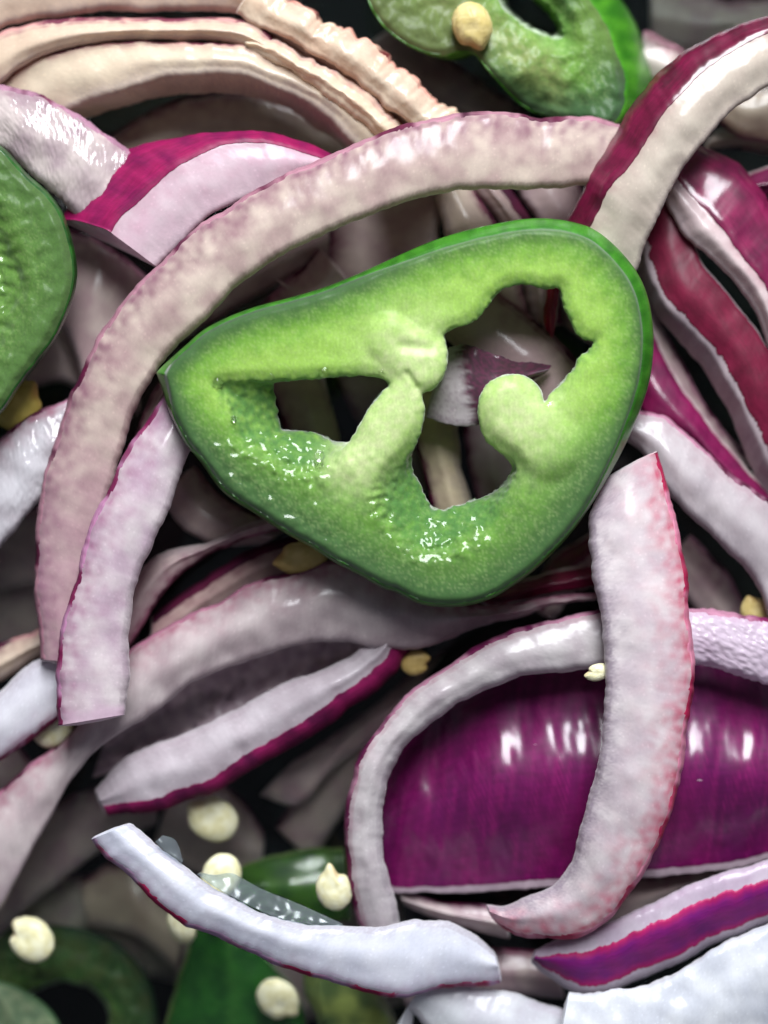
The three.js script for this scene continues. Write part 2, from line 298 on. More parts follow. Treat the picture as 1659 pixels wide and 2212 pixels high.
// ---------------------------------------------------------------- a slice of green pepper
// outline: the rim of the cut face; holes: { top, low } polygons at the cut face and at the lower face.
function pepperSlice(o) {
  const cell = o.cell ?? 5, xs = o.outline.map((p) => p[0]), ys = o.outline.map((p) => p[1]), sk = o.skew || [0, 0], pad = 30 + Math.max(Math.abs(sk[0]), Math.abs(sk[1])) + (o.bulge ?? 10);
  const x0 = Math.max(o.clip?.[0] ?? -1e9, Math.min(...xs) - pad), x1 = Math.min(o.clip?.[2] ?? 1e9, Math.max(...xs) + pad), y0 = Math.max(o.clip?.[1] ?? -1e9, Math.min(...ys) - pad), y1 = Math.min(o.clip?.[3] ?? 1e9, Math.max(...ys) + pad);
  const T = o.T, hMax = o.hMax ?? 70, nx = Math.ceil((x1 - x0) / cell), ny = Math.ceil((y1 - y0) / cell), nz = Math.ceil((T + hMax + 50) / cell), z0 = -T - 25;
  const grid = (f) => { const g = new Float32Array(nx * ny); for (let j = 0; j < ny; j++) for (let i = 0; i < nx; i++) g[i + nx * j] = f(x0 + i * cell, y0 + j * cell); return g; };
  const pick = (g, x, y) => { const a = clamp((x - x0) / cell, 0, nx - 1.01), b = clamp((y - y0) / cell, 0, ny - 1.01), i = Math.floor(a), j = Math.floor(b), s = a - i, t = b - j, k = i + nx * j; return lerp(lerp(g[k], g[k + 1], s), lerp(g[k + nx], g[k + nx + 1], s), t); };
  const outD = polyDistance(o.outline), gO = grid(outD), holes = (o.holes || []).map((h) => [grid(polyDistance(h.top)), h.low ? grid(polyDistance(h.low)) : null]);
  const z = o.salt ?? 3, inset = o.inset || (() => 0), bulge = o.bulge ?? 10;
  const relief = grid((x, y) => o.relief(x, y, pick(gO, x, y), holes.length ? Math.min(...holes.map((h) => pick(h[0], x, y))) : 99));
  const F = new Float32Array(nx * ny * nz);
  for (let k = 0; k < nz; k++) {
    const w = z0 + k * cell, q = clamp(-w / T), bul = bulge * Math.sin(Math.PI * clamp(q * 0.85 + 0.08));
    for (let j = 0; j < ny; j++) for (let i = 0; i < nx; i++) {
      const x = x0 + i * cell, y = y0 + j * cell, e = i + nx * j;
      let d = (sk[0] || sk[1] ? pick(gO, x - sk[0] * q, y - sk[1] * q) : gO[e]) - bul + inset(x, y) * (1 - smooth(0, 0.32, q));
      if (d < 40) {
        let hd = 1e9;
        for (const [a, b] of holes) { const m = smooth(0.05, 0.55, q), va = a[e], vb = b ? b[e] : va; hd = Math.min(hd, lerp(va, vb, m)); }
        if (hd < 60) { const nz1 = 3.0 * N3(x / 26, y / 26, w / 90 + z) + 2.4 * N3(x / 12, y / 12, w / 60 + z); d = smax(d, -(hd + nz1 * (o.lip ? o.lip(x, y) : 1)), o.rim ?? 16); }
        const th = relief[e]; d = smax(d, w - th, 9); d = smax(d, -T + 3 * N2(x / 60, y / 60) - w, 14);
        if (Math.abs(w - th) < 14 || hd < 40) d += (o.grain ?? 0.6) * N3(x / 8, y / 8, w / 8 + z);
      }
      F[e + nx * ny * k] = d;
    }
  }
  const net = surfaceNets(nx, ny, nz, F), base = o.h, hAt = (x, y, w) => w + (typeof base === 'function' ? base(x, y) : base);
  const cx = (Math.min(...xs) + Math.max(...xs)) / 2, cy = (Math.min(...ys) + Math.max(...ys)) / 2, origin = place(clamp(cx, -100, 1800), clamp(cy, -100, 2300), hAt(cx, cy, -T));
  const root = thing(o.name, o.label, o.category, origin, o.group);
  // split by what the tissue is
  const parts = [{ name: 'flesh', test: () => true, mat: M.pepper }, ...(o.parts || [])], V = net.P.length / 3, which = new Uint8Array(V);
  for (let i = 0; i < V; i++) { const x = x0 + net.P[3 * i] * cell, y = y0 + net.P[3 * i + 1] * cell, w = z0 + net.P[3 * i + 2] * cell; for (let k = 1; k < parts.length; k++) if (parts[k].test(x, y, w, holes.length ? Math.min(...holes.map((h) => pick(h[0], x, y))) : 99)) which[i] = k; }
  const builds = parts.map(() => ({ b: new Build(), at: new Int32Array(V).fill(-1) })), normals = new Float32Array(V * 3);
  const put = (k, i) => { const B = builds[k]; if (B.at[i] >= 0) return B.at[i]; const x = x0 + net.P[3 * i] * cell, y = y0 + net.P[3 * i + 1] * cell, w = z0 + net.P[3 * i + 2] * cell; const q = clamp(-w / T); const hd = holes.length ? Math.min(...holes.map((h) => pick(h[0], x, y))) : 99; B.src = B.src || []; B.src.push(i); return B.at[i] = B.b.add([x, y, hAt(x, y, w)], o.colour(x, y, w, -pick(gO, x - sk[0] * q, y - sk[1] * q), hd, k), planar(x, y, hAt(x, y, w))); };
  for (let t = 0; t < net.ix.length; t += 3) { const k = Math.min(which[net.ix[t]], which[net.ix[t + 1]], which[net.ix[t + 2]]); builds[k].b.ix.push(put(k, net.ix[t]), put(k, net.ix[t + 1]), put(k, net.ix[t + 2])); }
  // one set of normals for the whole surface so that the parts join without a crease
  const whole = new THREE.BufferGeometry(), wp = new Float32Array(V * 3); for (let i = 0; i < V; i++) { wp[3 * i] = x0 + net.P[3 * i] * cell; wp[3 * i + 2] = y0 + net.P[3 * i + 1] * cell; wp[3 * i + 1] = hAt(wp[3 * i], wp[3 * i + 2], z0 + net.P[3 * i + 2] * cell); }
  whole.setAttribute('position', new THREE.BufferAttribute(wp, 3)); whole.setIndex(net.ix); whole.computeVertexNormals(); const wn = whole.attributes.normal.array;
  parts.forEach((p, k) => { if (!builds[k].b.ix.length) return; const g = builds[k].b.geometry(origin), na = g.attributes.normal.array; builds[k].src.forEach((i, m) => { for (let j = 0; j < 3; j++) na[3 * m + j] = wn[3 * i + j]; }); meshOf(p.name, g, p.mat || M.placenta, root); });
  // the skin: a band round the outside
  if (o.skin !== false) {
    const pts = along([...o.outline, o.outline[0]], Math.ceil(lengthOf([...o.outline, o.outline[0]]) / 6)), n = pts.length - 1, g = new Build(); let area = 0;
    for (let i = 0; i < n; i++) area += pts[i][0] * pts[i + 1][1] - pts[i + 1][0] * pts[i][1];
    const sg = area > 0 ? 1 : -1, prof = []; for (let k = 0; k <= 16; k++) prof.push(k / 16);
    const m = prof.length + 3; let rows = 0; const ringIx = [];
    for (let i = 0; i < n; i++) {
      const a = pts[(i + n - 2) % n], b = pts[(i + 2) % n], tx = b[0] - a[0], ty = b[1] - a[1], l = Math.hypot(tx, ty) || 1, nx_ = sg * ty / l, ny_ = -sg * tx / l, p = pts[i];
      if (o.clip && (p[0] < o.clip[0] + 40 || p[0] > o.clip[2] - 40 || p[1] < o.clip[1] + 40 || p[1] > o.clip[3] - 40)) { ringIx.push(null); continue; }
      const outer = [], inner = [];
      const bl = (q) => bulge * Math.sin(Math.PI * clamp(q * 0.85 + 0.08)) - inset(p[0], p[1]) * (1 - smooth(0, 0.32, q));
      const edge = (o.edge ?? 6) * (1 + 0.5 * N2(i * 0.12, z) + 0.4 * N2(i * 0.5, z)), rl = o.relief(p[0], p[1], 0, 99);
      for (const [inn, dn] of [[edge, 0.5], [edge * 0.6, -0.8], [edge * 0.2, 0.2]]) outer.push([p[0] + nx_ * (bl(0) - inn), p[1] + ny_ * (bl(0) - inn), rl - 1.5 + (inn === edge ? -2.5 : 0.8) - (inn < edge * 0.3 ? 2.5 : 0)]);
      for (const s of prof) { const w = lerp(rl - 4, -T + 4, s), q = clamp(-w / T), off = bl(q) + 1.6; outer.push([p[0] + sk[0] * q + nx_ * off, p[1] + sk[1] * q + ny_ * off, w]); }
      for (let k = m - 1; k >= 0; k--) { const s = outer[k]; inner.push([s[0] - nx_ * 4, s[1] - ny_ * 4, s[2] - (k < 3 ? 4 : 0)]); }
      const all = [...outer, ...inner]; ringIx.push(all.map((s, k) => g.add([s[0], s[1], hAt(s[0], s[1], s[2])], o.skinColour(s[0], s[1], k < m ? k / m : 1), [i * 6 * U, k * 5 * U]))); rows = all.length;
    }
    for (let i = 0; i < n; i++) { const a = ringIx[i], b = ringIx[(i + 1) % n]; if (!a || !b) continue; for (let k = 0; k < rows; k++) g.quad(a[k], a[(k + 1) % rows], b[(k + 1) % rows], b[k]); }
    meshOf('skin', g.geometry(origin), M.pepperSkin, root);
  }
  return { root, origin };
}

// ---------------------------------------------------------------- the windows that light the heap
function windowLight(w, label) {
  const at = new THREE.Vector3(...w.at), o = thing('window', label, 'window', w.at);
  o.lookAt(0, 0, 0);
  const frame = new THREE.MeshStandardMaterial({ color: 0x8d8f92, roughness: 0.6 }), pane = new THREE.MeshStandardMaterial({ color: 0x101010, roughness: 0.4, emissive: new THREE.Color().setRGB(...w.color), emissiveIntensity: 0.25 });
  const bar = (x, y, a, b) => { const m = meshOf('frame', new THREE.BoxGeometry(a, b, 0.02), frame, o); m.position.set(x, y, -0.012); };
  bar(0, w.h / 2 + 0.015, w.w + 0.06, 0.03); bar(0, -w.h / 2 - 0.015, w.w + 0.06, 0.03); bar(-w.w / 2 - 0.015, 0, 0.03, w.h); bar(w.w / 2 + 0.015, 0, 0.03, w.h);
  const m = meshOf('pane', new THREE.BoxGeometry(w.w, w.h, 0.004), pane, o); m.position.z = -0.016;
  const light = new THREE.RectAreaLight(new THREE.Color().setRGB(...w.color), w.nits, w.w, w.h);
  light.position.copy(at); light.lookAt(0, 0, 0); scene.add(light);
  // lights shine along their own -z
}
windowLight(WINDOW, 'bright window whose light falls on the sliced onions from above');

// ---------------------------------------------------------------- the bowl and the brine in it
{
  const prof = [[0, -720], [900, -720], [1500, -690], [1900, -560], [2200, -300], [2420, 40], [2480, 60], [2440, -20], [2260, -360], [1950, -640], [1500, -770], [0, -790]].map(([r, h]) => new THREE.Vector2(r * U, h * U));
  const bowl = new THREE.Mesh(new THREE.LatheGeometry(prof.reverse(), 96), new THREE.MeshPhysicalMaterial({ color: new THREE.Color().setRGB(0.006, 0.008, 0.011), roughness: 0.5, specularIntensity: 0.5, side: THREE.DoubleSide }));
  bowl.name = 'bowl'; bowl.castShadow = bowl.receiveShadow = true; scene.add(bowl); tag(bowl, 'dark bowl under the heap of sliced onions and peppers', 'bowl');
  const brine = new THREE.Mesh(new THREE.CylinderGeometry(2000 * U, 1700 * U, 480 * U, 96), new THREE.MeshPhysicalMaterial({ color: 0xffffff, roughness: 0.01, transmission: 1, thickness: 0.014, ior: 1.33, attenuationColor: new THREE.Color().setRGB(0.30, 0.36, 0.32), attenuationDistance: 0.02 }));
  brine.name = 'water'; brine.position.y = (-5 - 240) * U; brine.castShadow = brine.receiveShadow = true; scene.add(brine); brine.userData.kind = 'structure'; brine.userData.label = 'dark brine standing between the slices';
}

// ---------------------------------------------------------------- 1. the piece of onion with its root end (upper left)
const WARM_LIT = { base: '#fae9cc', dim: '#e2c6ac', pink: '#a8586a', skin: '#5d2a3c', skin2: '#743646' };  // cream of the onion, with the warm upper light tinted in
{
  const origin = place(500, 120, 120);
  const root = thing('onion_wedge', 'thick onion wedge of joined layers with its frilly root end, upper left', 'onion wedge', origin);
  const L = (o) => strip({ name: 'layer', parent: root, parentOrigin: origin, ...o });
  L({ O: [[-60, 240], [0, 188], [30, 160], [80, 130], [145, 110], [215, 97], [300, 92], [360, 92], [425, 95], [500, 96], [570, 116], [650, 150], [750, 210], [850, 285], [930, 360]],
      I: [[40, 330], [105, 262], [150, 236], [205, 212], [280, 190], [350, 168], [440, 160], [530, 165], [600, 192], [700, 245], [750, 300], [800, 345], [850, 400]],
      B: [[110, 330], [160, 270], [190, 258], [250, 240], [320, 220], [400, 206], [475, 206], [550, 215], [625, 240], [675, 280], [740, 320], [770, 360], [800, 410]],
      hO: [150, 215, 230, 220, 200], hI: [150, 225, 240, 230, 200], T: 120, bulge: 10, rough: 1.3, over: 3, pal: { ...WARM_LIT, mottle: 0.35, pinkAmt: 0.5, pinkW: 14 } });
  L({ O: [[-60, 110], [0, 75], [50, 57], [125, 45], [225, 40], [350, 42], [500, 42], [550, 52], [600, 95], [700, 160], [800, 220], [900, 290]],
      I: [[-60, 240], [0, 186], [35, 156], [85, 126], [150, 106], [220, 93], [300, 88], [400, 88], [480, 92], [560, 112], [650, 150], [750, 215], [850, 290]],
      h: [190, 225, 225, 225, 200], T: 110, rough: 1.4, over: 3, pal: { ...WARM_LIT, base: '#f5dec2', mottle: 0.5, pinkAmt: 0.6, pinkW: 14 } });
  L({ O: [[-60, -70], [100, -110], [300, -120], [500, -60], [600, 0], [700, 80], [800, 150], [900, 230]],
      I: [[-60, 105], [0, 68], [60, 50], [150, 38], [240, 26], [320, 30], [420, 26], [520, 36], [590, 80], [700, 150], [800, 215], [890, 285]],
      h: [170, 190, 200, 215, 195], T: 110, rough: 1.4, over: 3, pal: { ...WARM_LIT, base: '#ecd2bb', mottle: 0.5, pinkAmt: 0.5, pinkW: 24 } });
  // the root end: fused ridges of tissue running on from the layers, frilled on the outside
  const R = (o) => L({ name: 'root_end', T: 120, fine: 0.15, step: 4, wob: 3, rough: 3.2, ...o });
  R({ O: [[560, -50], [600, -12], [640, 12], [690, 46], [722, 60], [756, 78], [790, 98], [815, 116], [846, 148], [880, 172], [905, 196], [940, 222], [1000, 272]], I: [[510, 30], [560, 62], [610, 82], [655, 106], [700, 132], [745, 160], [790, 192], [835, 232], [880, 268], [940, 320]],
    h: [215, 240, 246, 240, 225], frill: 6, r: 12, round: 6, over: 3, pal: { ...WARM_LIT, base: '#fbe8cc', dim: '#efc9a8', mottle: 0.6, pink: '#c97a72', pinkAmt: 0.35, pinkW: 26, pinkI: 0.35, inner: '#b06a66', innerW: 9, skin: '#5a1018', skin2: '#e8cfae' } });
  R({ O: [[535, 70], [590, 92], [640, 112], [690, 140], [740, 172], [790, 210], [840, 252], [900, 310]], I: [[530, 112], [580, 132], [640, 165], [690, 198], [740, 235], [790, 275], [850, 330]],
    h: [225, 244, 248, 242, 225], frill: 4, r: 14, round: 6, over: 2, skin: false, pal: { ...WARM_LIT, base: '#fceacb', dim: '#f0cdae', mottle: 0.5, pink: '#b8606a', pinkAmt: 0.55, pinkW: 9, pinkI: 0.15 } });
}

// ---------------------------------------------------------------- strips, from the lowest to the highest
const GREY = { base: '#eadcd8', dim: '#bfa8b0', pink: '#8d4a6c', pinkAmt: 0.5 };
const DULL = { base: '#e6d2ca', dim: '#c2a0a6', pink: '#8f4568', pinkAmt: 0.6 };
const COOL_LIT = { base: '#f0f0f8', dim: '#ccc8d6', pink: '#a94a7c' };  // white flesh with the cool lower light put into its colour

// deep pieces seen between the others
strip({ label: 'dull mauve onion slice deep behind the bright purple-backed wedge at left', O: [[120, 480], [240, 540], [330, 620], [380, 720]], I: [[130, 700], [150, 740], [170, 800], [200, 900]], h: [60, 90, 80, 60], T: 80, pal: { ...DULL, mottle: 0.8 }, over: 2 });
strip({ label: 'dark brownish onion slice lowest in the gap left of the long arc', O: [[60, 700], [150, 640], [230, 640], [300, 660]], I: [[60, 850], [130, 830], [200, 860], [300, 900]], h: 0, T: 80, pal: { ...DULL }, over: 2 });
strip({ label: 'dim olive-grey onion slice in the dark hollow under the root wedge', O: [[230, 300], [400, 215], [560, 205], [700, 260], [800, 340]], I: [[300, 380], [430, 320], [540, 320], [640, 350], [760, 430]], h: 10, T: 70, pal: { ...DULL, base: '#ecdcc8', dim: '#c8b0a4' }, over: 3 });
strip({ label: 'brown-mauve onion slice behind the upper left rim of the pepper ring', O: [[430, 770], [520, 700], [620, 610], [690, 540]], I: [[520, 860], [600, 780], [700, 700], [760, 620]], h: [70, 100, 110], T: 80, pal: DULL, over: 3 });
strip({ label: 'broad grey-brown onion slice between the arc and the pepper ring with a dark red edge', O: [[712, 500], [714, 560], [716, 640], [716, 760]], I: [[960, 400], [950, 500], [940, 600], [930, 720]], h: [60, 80, 60], T: 70, pal: { ...DULL, mottle: 0.9 }, over: 4 });
strip({ label: 'beige onion slice running under the top of the pepper ring', O: [[1000, 380], [1040, 440], [1075, 490], [1110, 580], [1140, 680]], I: [[920, 390], [945, 450], [960, 520], [985, 620], [1010, 720]], h: [80, 130, 130, 120], T: 70, pal: { base: '#f0dfca', dim: '#cdb4a8', pink: '#7d3a50', pinkW: 14 }, over: 5 });
strip({ label: 'pinkish-brown onion slice next to the beige one under the pepper rim', O: [[1085, 385], [1120, 440], [1160, 500], [1195, 590], [1215, 700]], I: [[1015, 400], [1055, 450], [1085, 500], [1120, 590], [1140, 690]], h: [90, 125, 125, 110], T: 70, pal: { base: '#e8cfc6', dim: '#c4a2a4', pink: '#7d3a50', pinkW: 14 }, over: 6 });
strip({ label: 'mauve onion slice between the beige ones and the red-backed strip at upper right', O: [[1240, 380], [1280, 480], [1310, 600], [1310, 760]], I: [[1105, 400], [1150, 465], [1190, 560], [1215, 700]], h: [70, 105, 100, 90], T: 70, pal: { base: '#e6cccb', dim: '#bf9ca4', pink: '#7d3a50' }, over: 3 });
strip({ label: 'small red piece of onion skin seen at the top of the right pepper hole', O: [[1182, 560], [1182, 620], [1172, 690], [1186, 730]], I: [[1210, 560], [1210, 630], [1204, 690], [1196, 730]], h: [170, 180, 170], T: 18, skinTop: [0, 1], pal: { skin: '#7d0f2c', skin2: '#a51a3c' } });
strip({ label: 'wide dusky pink onion slice crossing the right pepper hole', O: [[1040, 600], [1090, 645], [1150, 690], [1210, 740], [1260, 800], [1310, 860]], I: [[920, 690], [990, 760], [1050, 800], [1110, 850], [1170, 910], [1220, 970]], h: [180, 195, 190], T: 80, pal: { base: '#e6c9c6', dim: '#c4a0a6', pink: '#8a4662', pinkW: 24, pinkAmt: 0.7 }, over: 3 });
strip({ label: 'yellowish upright onion strip seen through the lower pepper hole', O: [[880, 840], [895, 930], [915, 1010], [935, 1090], [960, 1190]], I: [[985, 830], [990, 930], [1000, 1010], [1025, 1090], [1050, 1190]], h: [110, 130, 130, 120], T: 70, rough: 1.6, pal: { base: '#ecdcb8', dim: '#c4ac92', pink: '#8a5868', pinkW: 22, pinkAmt: 0.6 }, over: 2 });
strip({ label: 'dark grey onion strip right of the yellowish one in the lower pepper hole', O: [[1000, 850], [1005, 930], [1015, 1010], [1040, 1100]], I: [[1110, 880], [1120, 950], [1120, 1020], [1130, 1100]], h: [20, 30, 20], T: 60, pal: { ...DULL, base: '#dccfcc', dim: '#b39ca4' }, over: 3 });
strip({ label: 'dusky translucent onion slice seen through the left pepper hole', O: [[560, 780], [600, 880], [640, 980], [680, 1080]], I: [[700, 800], [720, 880], [740, 960], [760, 1060]], h: [90, 100, 80], T: 70, pal: { ...DULL, mottle: 0.9 }, over: 2 });
strip({ label: 'dark purple onion slice in the gap under the right side of the pepper ring', O: [[1140, 1300], [1200, 1200], [1280, 1150], [1330, 1100]], I: [[1200, 1340], [1260, 1260], [1310, 1220], [1360, 1180]], h: 60, T: 60, pal: { ...DULL, skin: '#5a0f38', skin2: '#7a1848' }, skinTop: [0, 0.6] });
strip({ label: 'mauve onion slice behind the left end of the pepper ring', O: [[420, 1010], [470, 1070], [540, 1110], [620, 1140]], I: [[345, 1080], [400, 1150], [470, 1180], [560, 1180]], h: [110, 120, 110], T: 70, pal: { ...DULL, pinkW: 24 }, over: 3 });
strip({ label: 'thin pale onion slice tucked between the two front strips at left', O: [[345, 830], [310, 900], [285, 980], [262, 1060]], I: [[370, 850], [345, 910], [320, 990], [290, 1070]], h: [170, 190, 200], T: 50, pal: { ...DULL }, over: 3 });
strip({ label: 'dusky red-brown onion layer in the gap above the forked onion piece', O: [[330, 1330], [430, 1260], [540, 1190], [660, 1150]], I: [[330, 1420], [440, 1340], [560, 1270], [700, 1220]], h: [100, 120, 120], T: 60, pal: { ...DULL, base: '#ddbfb6', dim: '#b98a90', pink: '#7d2048', pinkAmt: 0.8 }, over: 6 });
strip({ label: 'brown-tan onion slice at the left edge above a white one', O: [[-60, 1420], [0, 1395], [50, 1375], [110, 1350]], I: [[-60, 1500], [10, 1470], [70, 1430], [140, 1400]], h: [70, 80, 80], T: 60, pal: { base: '#ecd9c0', dim: '#c8ab98', pink: '#7d3a50' }, over: 2 });

strip({ label: 'murky brown onion piece deep in the brine behind the seed with the brownish tip', O: [[380, 1700], [450, 1690], [520, 1720], [570, 1790]], I: [[330, 1850], [420, 1880], [500, 1900], [560, 1880]], h: [-150, -140, -150], T: 60, pal: { ...DULL }, over: 2 });
strip({ label: 'murky tan onion piece deep in the brine under the tip of the bluish strip', O: [[180, 1900], [260, 1860], [330, 1900], [400, 1980]], I: [[200, 2000], [280, 2010], [340, 2050], [380, 2090]], h: [-170, -150, -150], T: 60, pal: { ...DULL, base: '#ecd9c0', dim: '#c8ab98' }, over: 2 });
strip({ label: 'shadowy purple onion slice low in the brine between the forked piece and the ring strip', O: [[600, 1780], [680, 1660], [760, 1560], [850, 1500]], I: [[680, 1850], [740, 1760], [800, 1680], [880, 1600]], h: [-140, -130, -120], T: 60, pal: { ...DULL }, over: 4 });
strip({ label: 'dim slate onion slice low in the dark gap at the left edge', O: [[-40, 1240], [30, 1200], [90, 1180]], I: [[-40, 1360], [40, 1340], [110, 1330]], h: [-200, -190, -190], T: 60, pal: { ...DULL }, over: 2 });

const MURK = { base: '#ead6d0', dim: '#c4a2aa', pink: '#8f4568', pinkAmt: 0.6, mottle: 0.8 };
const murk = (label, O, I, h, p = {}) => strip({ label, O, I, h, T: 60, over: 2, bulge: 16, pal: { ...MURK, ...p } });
murk('dim greyish onion slice under the left end of the forked piece', [[-60, 1900], [60, 1780], [200, 1700], [330, 1690]], [[-40, 2060], [100, 1930], [230, 1830], [340, 1780]], [-110, -100, -100]);
murk('dusky purple onion slice beneath the lower arm of the forked piece', [[640, 1640], [760, 1560], [860, 1480], [960, 1410]], [[560, 1720], [640, 1740], [720, 1660], [800, 1600]], [-30, -30, -30]);
murk('dusky mauve onion slice in the gap left of the pale lilac strip', [[-40, 1150], [60, 1110], [150, 1080]], [[-40, 1290], [60, 1270], [170, 1250]], [-60, -60, -60]);
murk('dusky mauve onion slice in the dark gap right of the thick white strip', [[1490, 1160], [1560, 1230], [1620, 1330]], [[1440, 1230], [1500, 1320], [1560, 1380]], [20, 20, 20]);
murk('brown-mauve onion slice under the middle of the long arc', [[330, 640], [430, 590], [560, 520], [700, 460]], [[360, 760], [470, 690], [600, 620], [720, 560]], [20, 30, 30]);
murk('dusky onion layer under the pepper ring at its left hole', [[700, 770], [740, 850], [800, 960], [850, 1060]], [[830, 770], [870, 850], [900, 940], [940, 1060]], [-30, -30, -30]);
murk('murky grey onion slice under the tilted pepper slice at the top', [[860, 60], [960, 130], [1080, 210], [1180, 290]], [[760, 130], [880, 210], [1000, 290], [1120, 340]], [-70, -60, -60]);
murk('broad dim onion layer deep under the lower left seeds', [[-60, 1960], [80, 1900], [220, 1880], [380, 1900]], [[-60, 2120], [90, 2090], [240, 2090], [400, 2110]], [-260, -250, -260], { base: '#e2d6c8' });
murk('broad dim onion layer deep behind the green pieces at the bottom', [[380, 2020], [520, 1960], [680, 1930], [860, 1930]], [[420, 2260], [560, 2220], [720, 2180], [880, 2160]], [-230, -220, -220]);
murk('dim onion layer deep in the brine left of the forked piece', [[-60, 1500], [40, 1600], [100, 1700], [120, 1820]], [[-120, 1640], [-40, 1720], [0, 1800], [20, 1900]], [-160, -150, -160]);
murk('deep onion layer in the dark gap at the left edge under the silvery strip', [[-60, 1200], [20, 1180], [100, 1190]], [[-60, 1420], [30, 1400], [110, 1400]], [-150, -150, -150]);
murk('deep onion layer in the dark corner at the top right', [[1400, -40], [1480, 0], [1560, 20], [1700, 10]], [[1400, 120], [1480, 130], [1570, 110], [1700, 90]], [-330, -330, -330]);
murk('shadowy onion slice under the bluish strip and the bottom white strip', [[860, 2080], [960, 2060], [1080, 2050], [1180, 2060]], [[880, 2180], [980, 2160], [1100, 2150], [1220, 2160]], [20, 20, 20]);

// right margin, under and beside the red-backed strip
strip({ label: 'greyish onion slice in the dark gap right of the tilted pepper slice', O: [[1390, 70], [1430, 85], [1470, 110], [1500, 150]], I: [[1395, 180], [1420, 190], [1450, 200], [1490, 230]], h: [-10, 0, -20], T: 50, pal: { base: '#e6dcd0', dim: '#bfb0ac' }, over: 2 });
strip({ label: 'olive-beige onion slice at the right edge under the red-backed strip', O: [[1540, 250], [1590, 290], [1660, 310], [1740, 310]], I: [[1600, 190], [1640, 190], [1680, 185], [1740, 180]], h: [60, 70, 60], T: 60, pal: { base: '#efe2cb', dim: '#c9b7a6', pinkAmt: 0.3 }, over: 2 });
strip({ label: 'shadowy olive onion slice low at the right edge above the glossy purple skin', O: [[1520, 330], [1580, 320], [1660, 330], [1740, 340]], I: [[1550, 280], [1600, 275], [1660, 280], [1740, 290]], h: [0, 0, 0], T: 50, pal: { base: '#ecdfca', dim: '#c4b2a4', pinkAmt: 0.3 }, over: 2 });
strip({ label: 'small purple onion end at the right edge above the glossy slice', O: [[1600, 385], [1640, 365], [1690, 355], [1740, 360]], I: [[1620, 430], [1650, 430], [1690, 435], [1740, 440]], h: [110, 120, 120], T: 60, skinTop: [0, 1], pal: { skin: '#5a1238', skin2: '#7a1f4c' } });
strip({ label: 'dark purple onion back in the shade right of the pepper ring', O: [[1405, 700], [1450, 800], [1520, 900], [1600, 1000], [1720, 1120]], I: [[1370, 860], [1400, 920], [1480, 970], [1560, 1050], [1660, 1160]], h: [110, 130, 130, 120], T: 70, skinTop: [0, 1], bulge: 16, pal: { skin: '#560e36', skin2: '#741546' } });
strip({ label: 'dark grey onion slice in the shaded gap right of the pepper ring', O: [[1400, 640], [1470, 780], [1540, 900], [1640, 1010]], I: [[1390, 760], [1440, 850], [1500, 930], [1580, 1000]], h: [70, 80, 70], T: 60, pal: { ...DULL }, over: 3 });

strip({ label: 'red-purple onion slice showing its skin as a broad diagonal band at right', O: [[1490, 380], [1510, 560], [1572, 635], [1632, 715], [1700, 820], [1770, 920]], I: [[1385, 470], [1392, 560], [1430, 645], [1480, 702], [1532, 757], [1572, 822], [1607, 884], [1632, 944], [1690, 1060]], B: [[1350, 500], [1375, 590], [1405, 660], [1460, 735], [1510, 790], [1548, 850], [1582, 910], [1610, 990], [1665, 1110]],
  hO: [150, 190, 190, 170], hI: [150, 185, 185, 165], T: 70, r: 8, fine: 0.2, skinTop: [0, 0.98], skinMat: M.skinDull, jag: 8, bulge: 12, pal: { base: '#cdbcc0', dim: '#9a8692', skin: '#560a25', skin2: '#6c1231' } });
strip({ label: 'glossy purple-skinned onion slice with a pale pink cut side at the right edge', O: [[1470, 372], [1500, 412], [1545, 460], [1582, 505], [1612, 545], [1642, 580], [1665, 620], [1700, 720]], I: [[1410, 400], [1438, 440], [1475, 505], [1520, 548], [1557, 582], [1592, 622], [1628, 672], [1660, 760]], S: [[1490, 300], [1530, 312], [1570, 332], [1608, 355], [1640, 395], [1680, 450], [1720, 540], [1760, 680]],
  hO: [210, 235, 235, 220], hI: [190, 205, 205, 190], T: 75, bulgeO: 26, over: 5, pal: { base: '#f0dcdc', dim: '#d8bcc0', pink: '#b83a66', pinkW: 16, skin: '#580d33', skin2: '#7a1a45' } });

// left margin
strip({ label: 'wet grey onion strip at upper left between the root wedge and the pepper', O: [[-60, 180], [0, 190], [50, 197], [125, 225], [190, 265], [240, 300], [290, 335]], I: [[-60, 320], [0, 327], [30, 345], [75, 385], [120, 425], [145, 450], [190, 500]], fleshMat: M.wetOnion, fine: 0.7, h: [240, 260, 262, 250], T: 80, rough: 2.4, bulge: 12, pal: { ...GREY, mottle: 0.9 }, over: 2 });
strip({ label: 'wet silvery onion strip at the left edge below the seed', O: [[-80, 1020], [0, 950], [60, 902], [130, 872], [230, 850]], I: [[-80, 1290], [0, 1188], [40, 1140], [85, 1085], [170, 1000]], fleshMat: M.wetOnion, fine: 0.8, h: [190, 210, 205, 180], T: 80, rough: 2.4, bulge: 16, pal: { base: '#e2e0e6', dim: '#b5aab2', mottle: 0.6 }, over: 2 });
strip({ label: 'white onion strip at the lower left edge with a purple lower side', O: [[-60, 1690], [0, 1640], [62, 1598], [128, 1546], [200, 1480]], I: [[-60, 1530], [0, 1490], [60, 1432], [128, 1402], [200, 1340]], h: [190, 200, 205, 180], T: 80, bulge: 14, pal: { ...COOL_LIT, pinkW: 20, skin: '#5d1138', skin2: '#7d1c48' }, over: 5, lean: 8 });

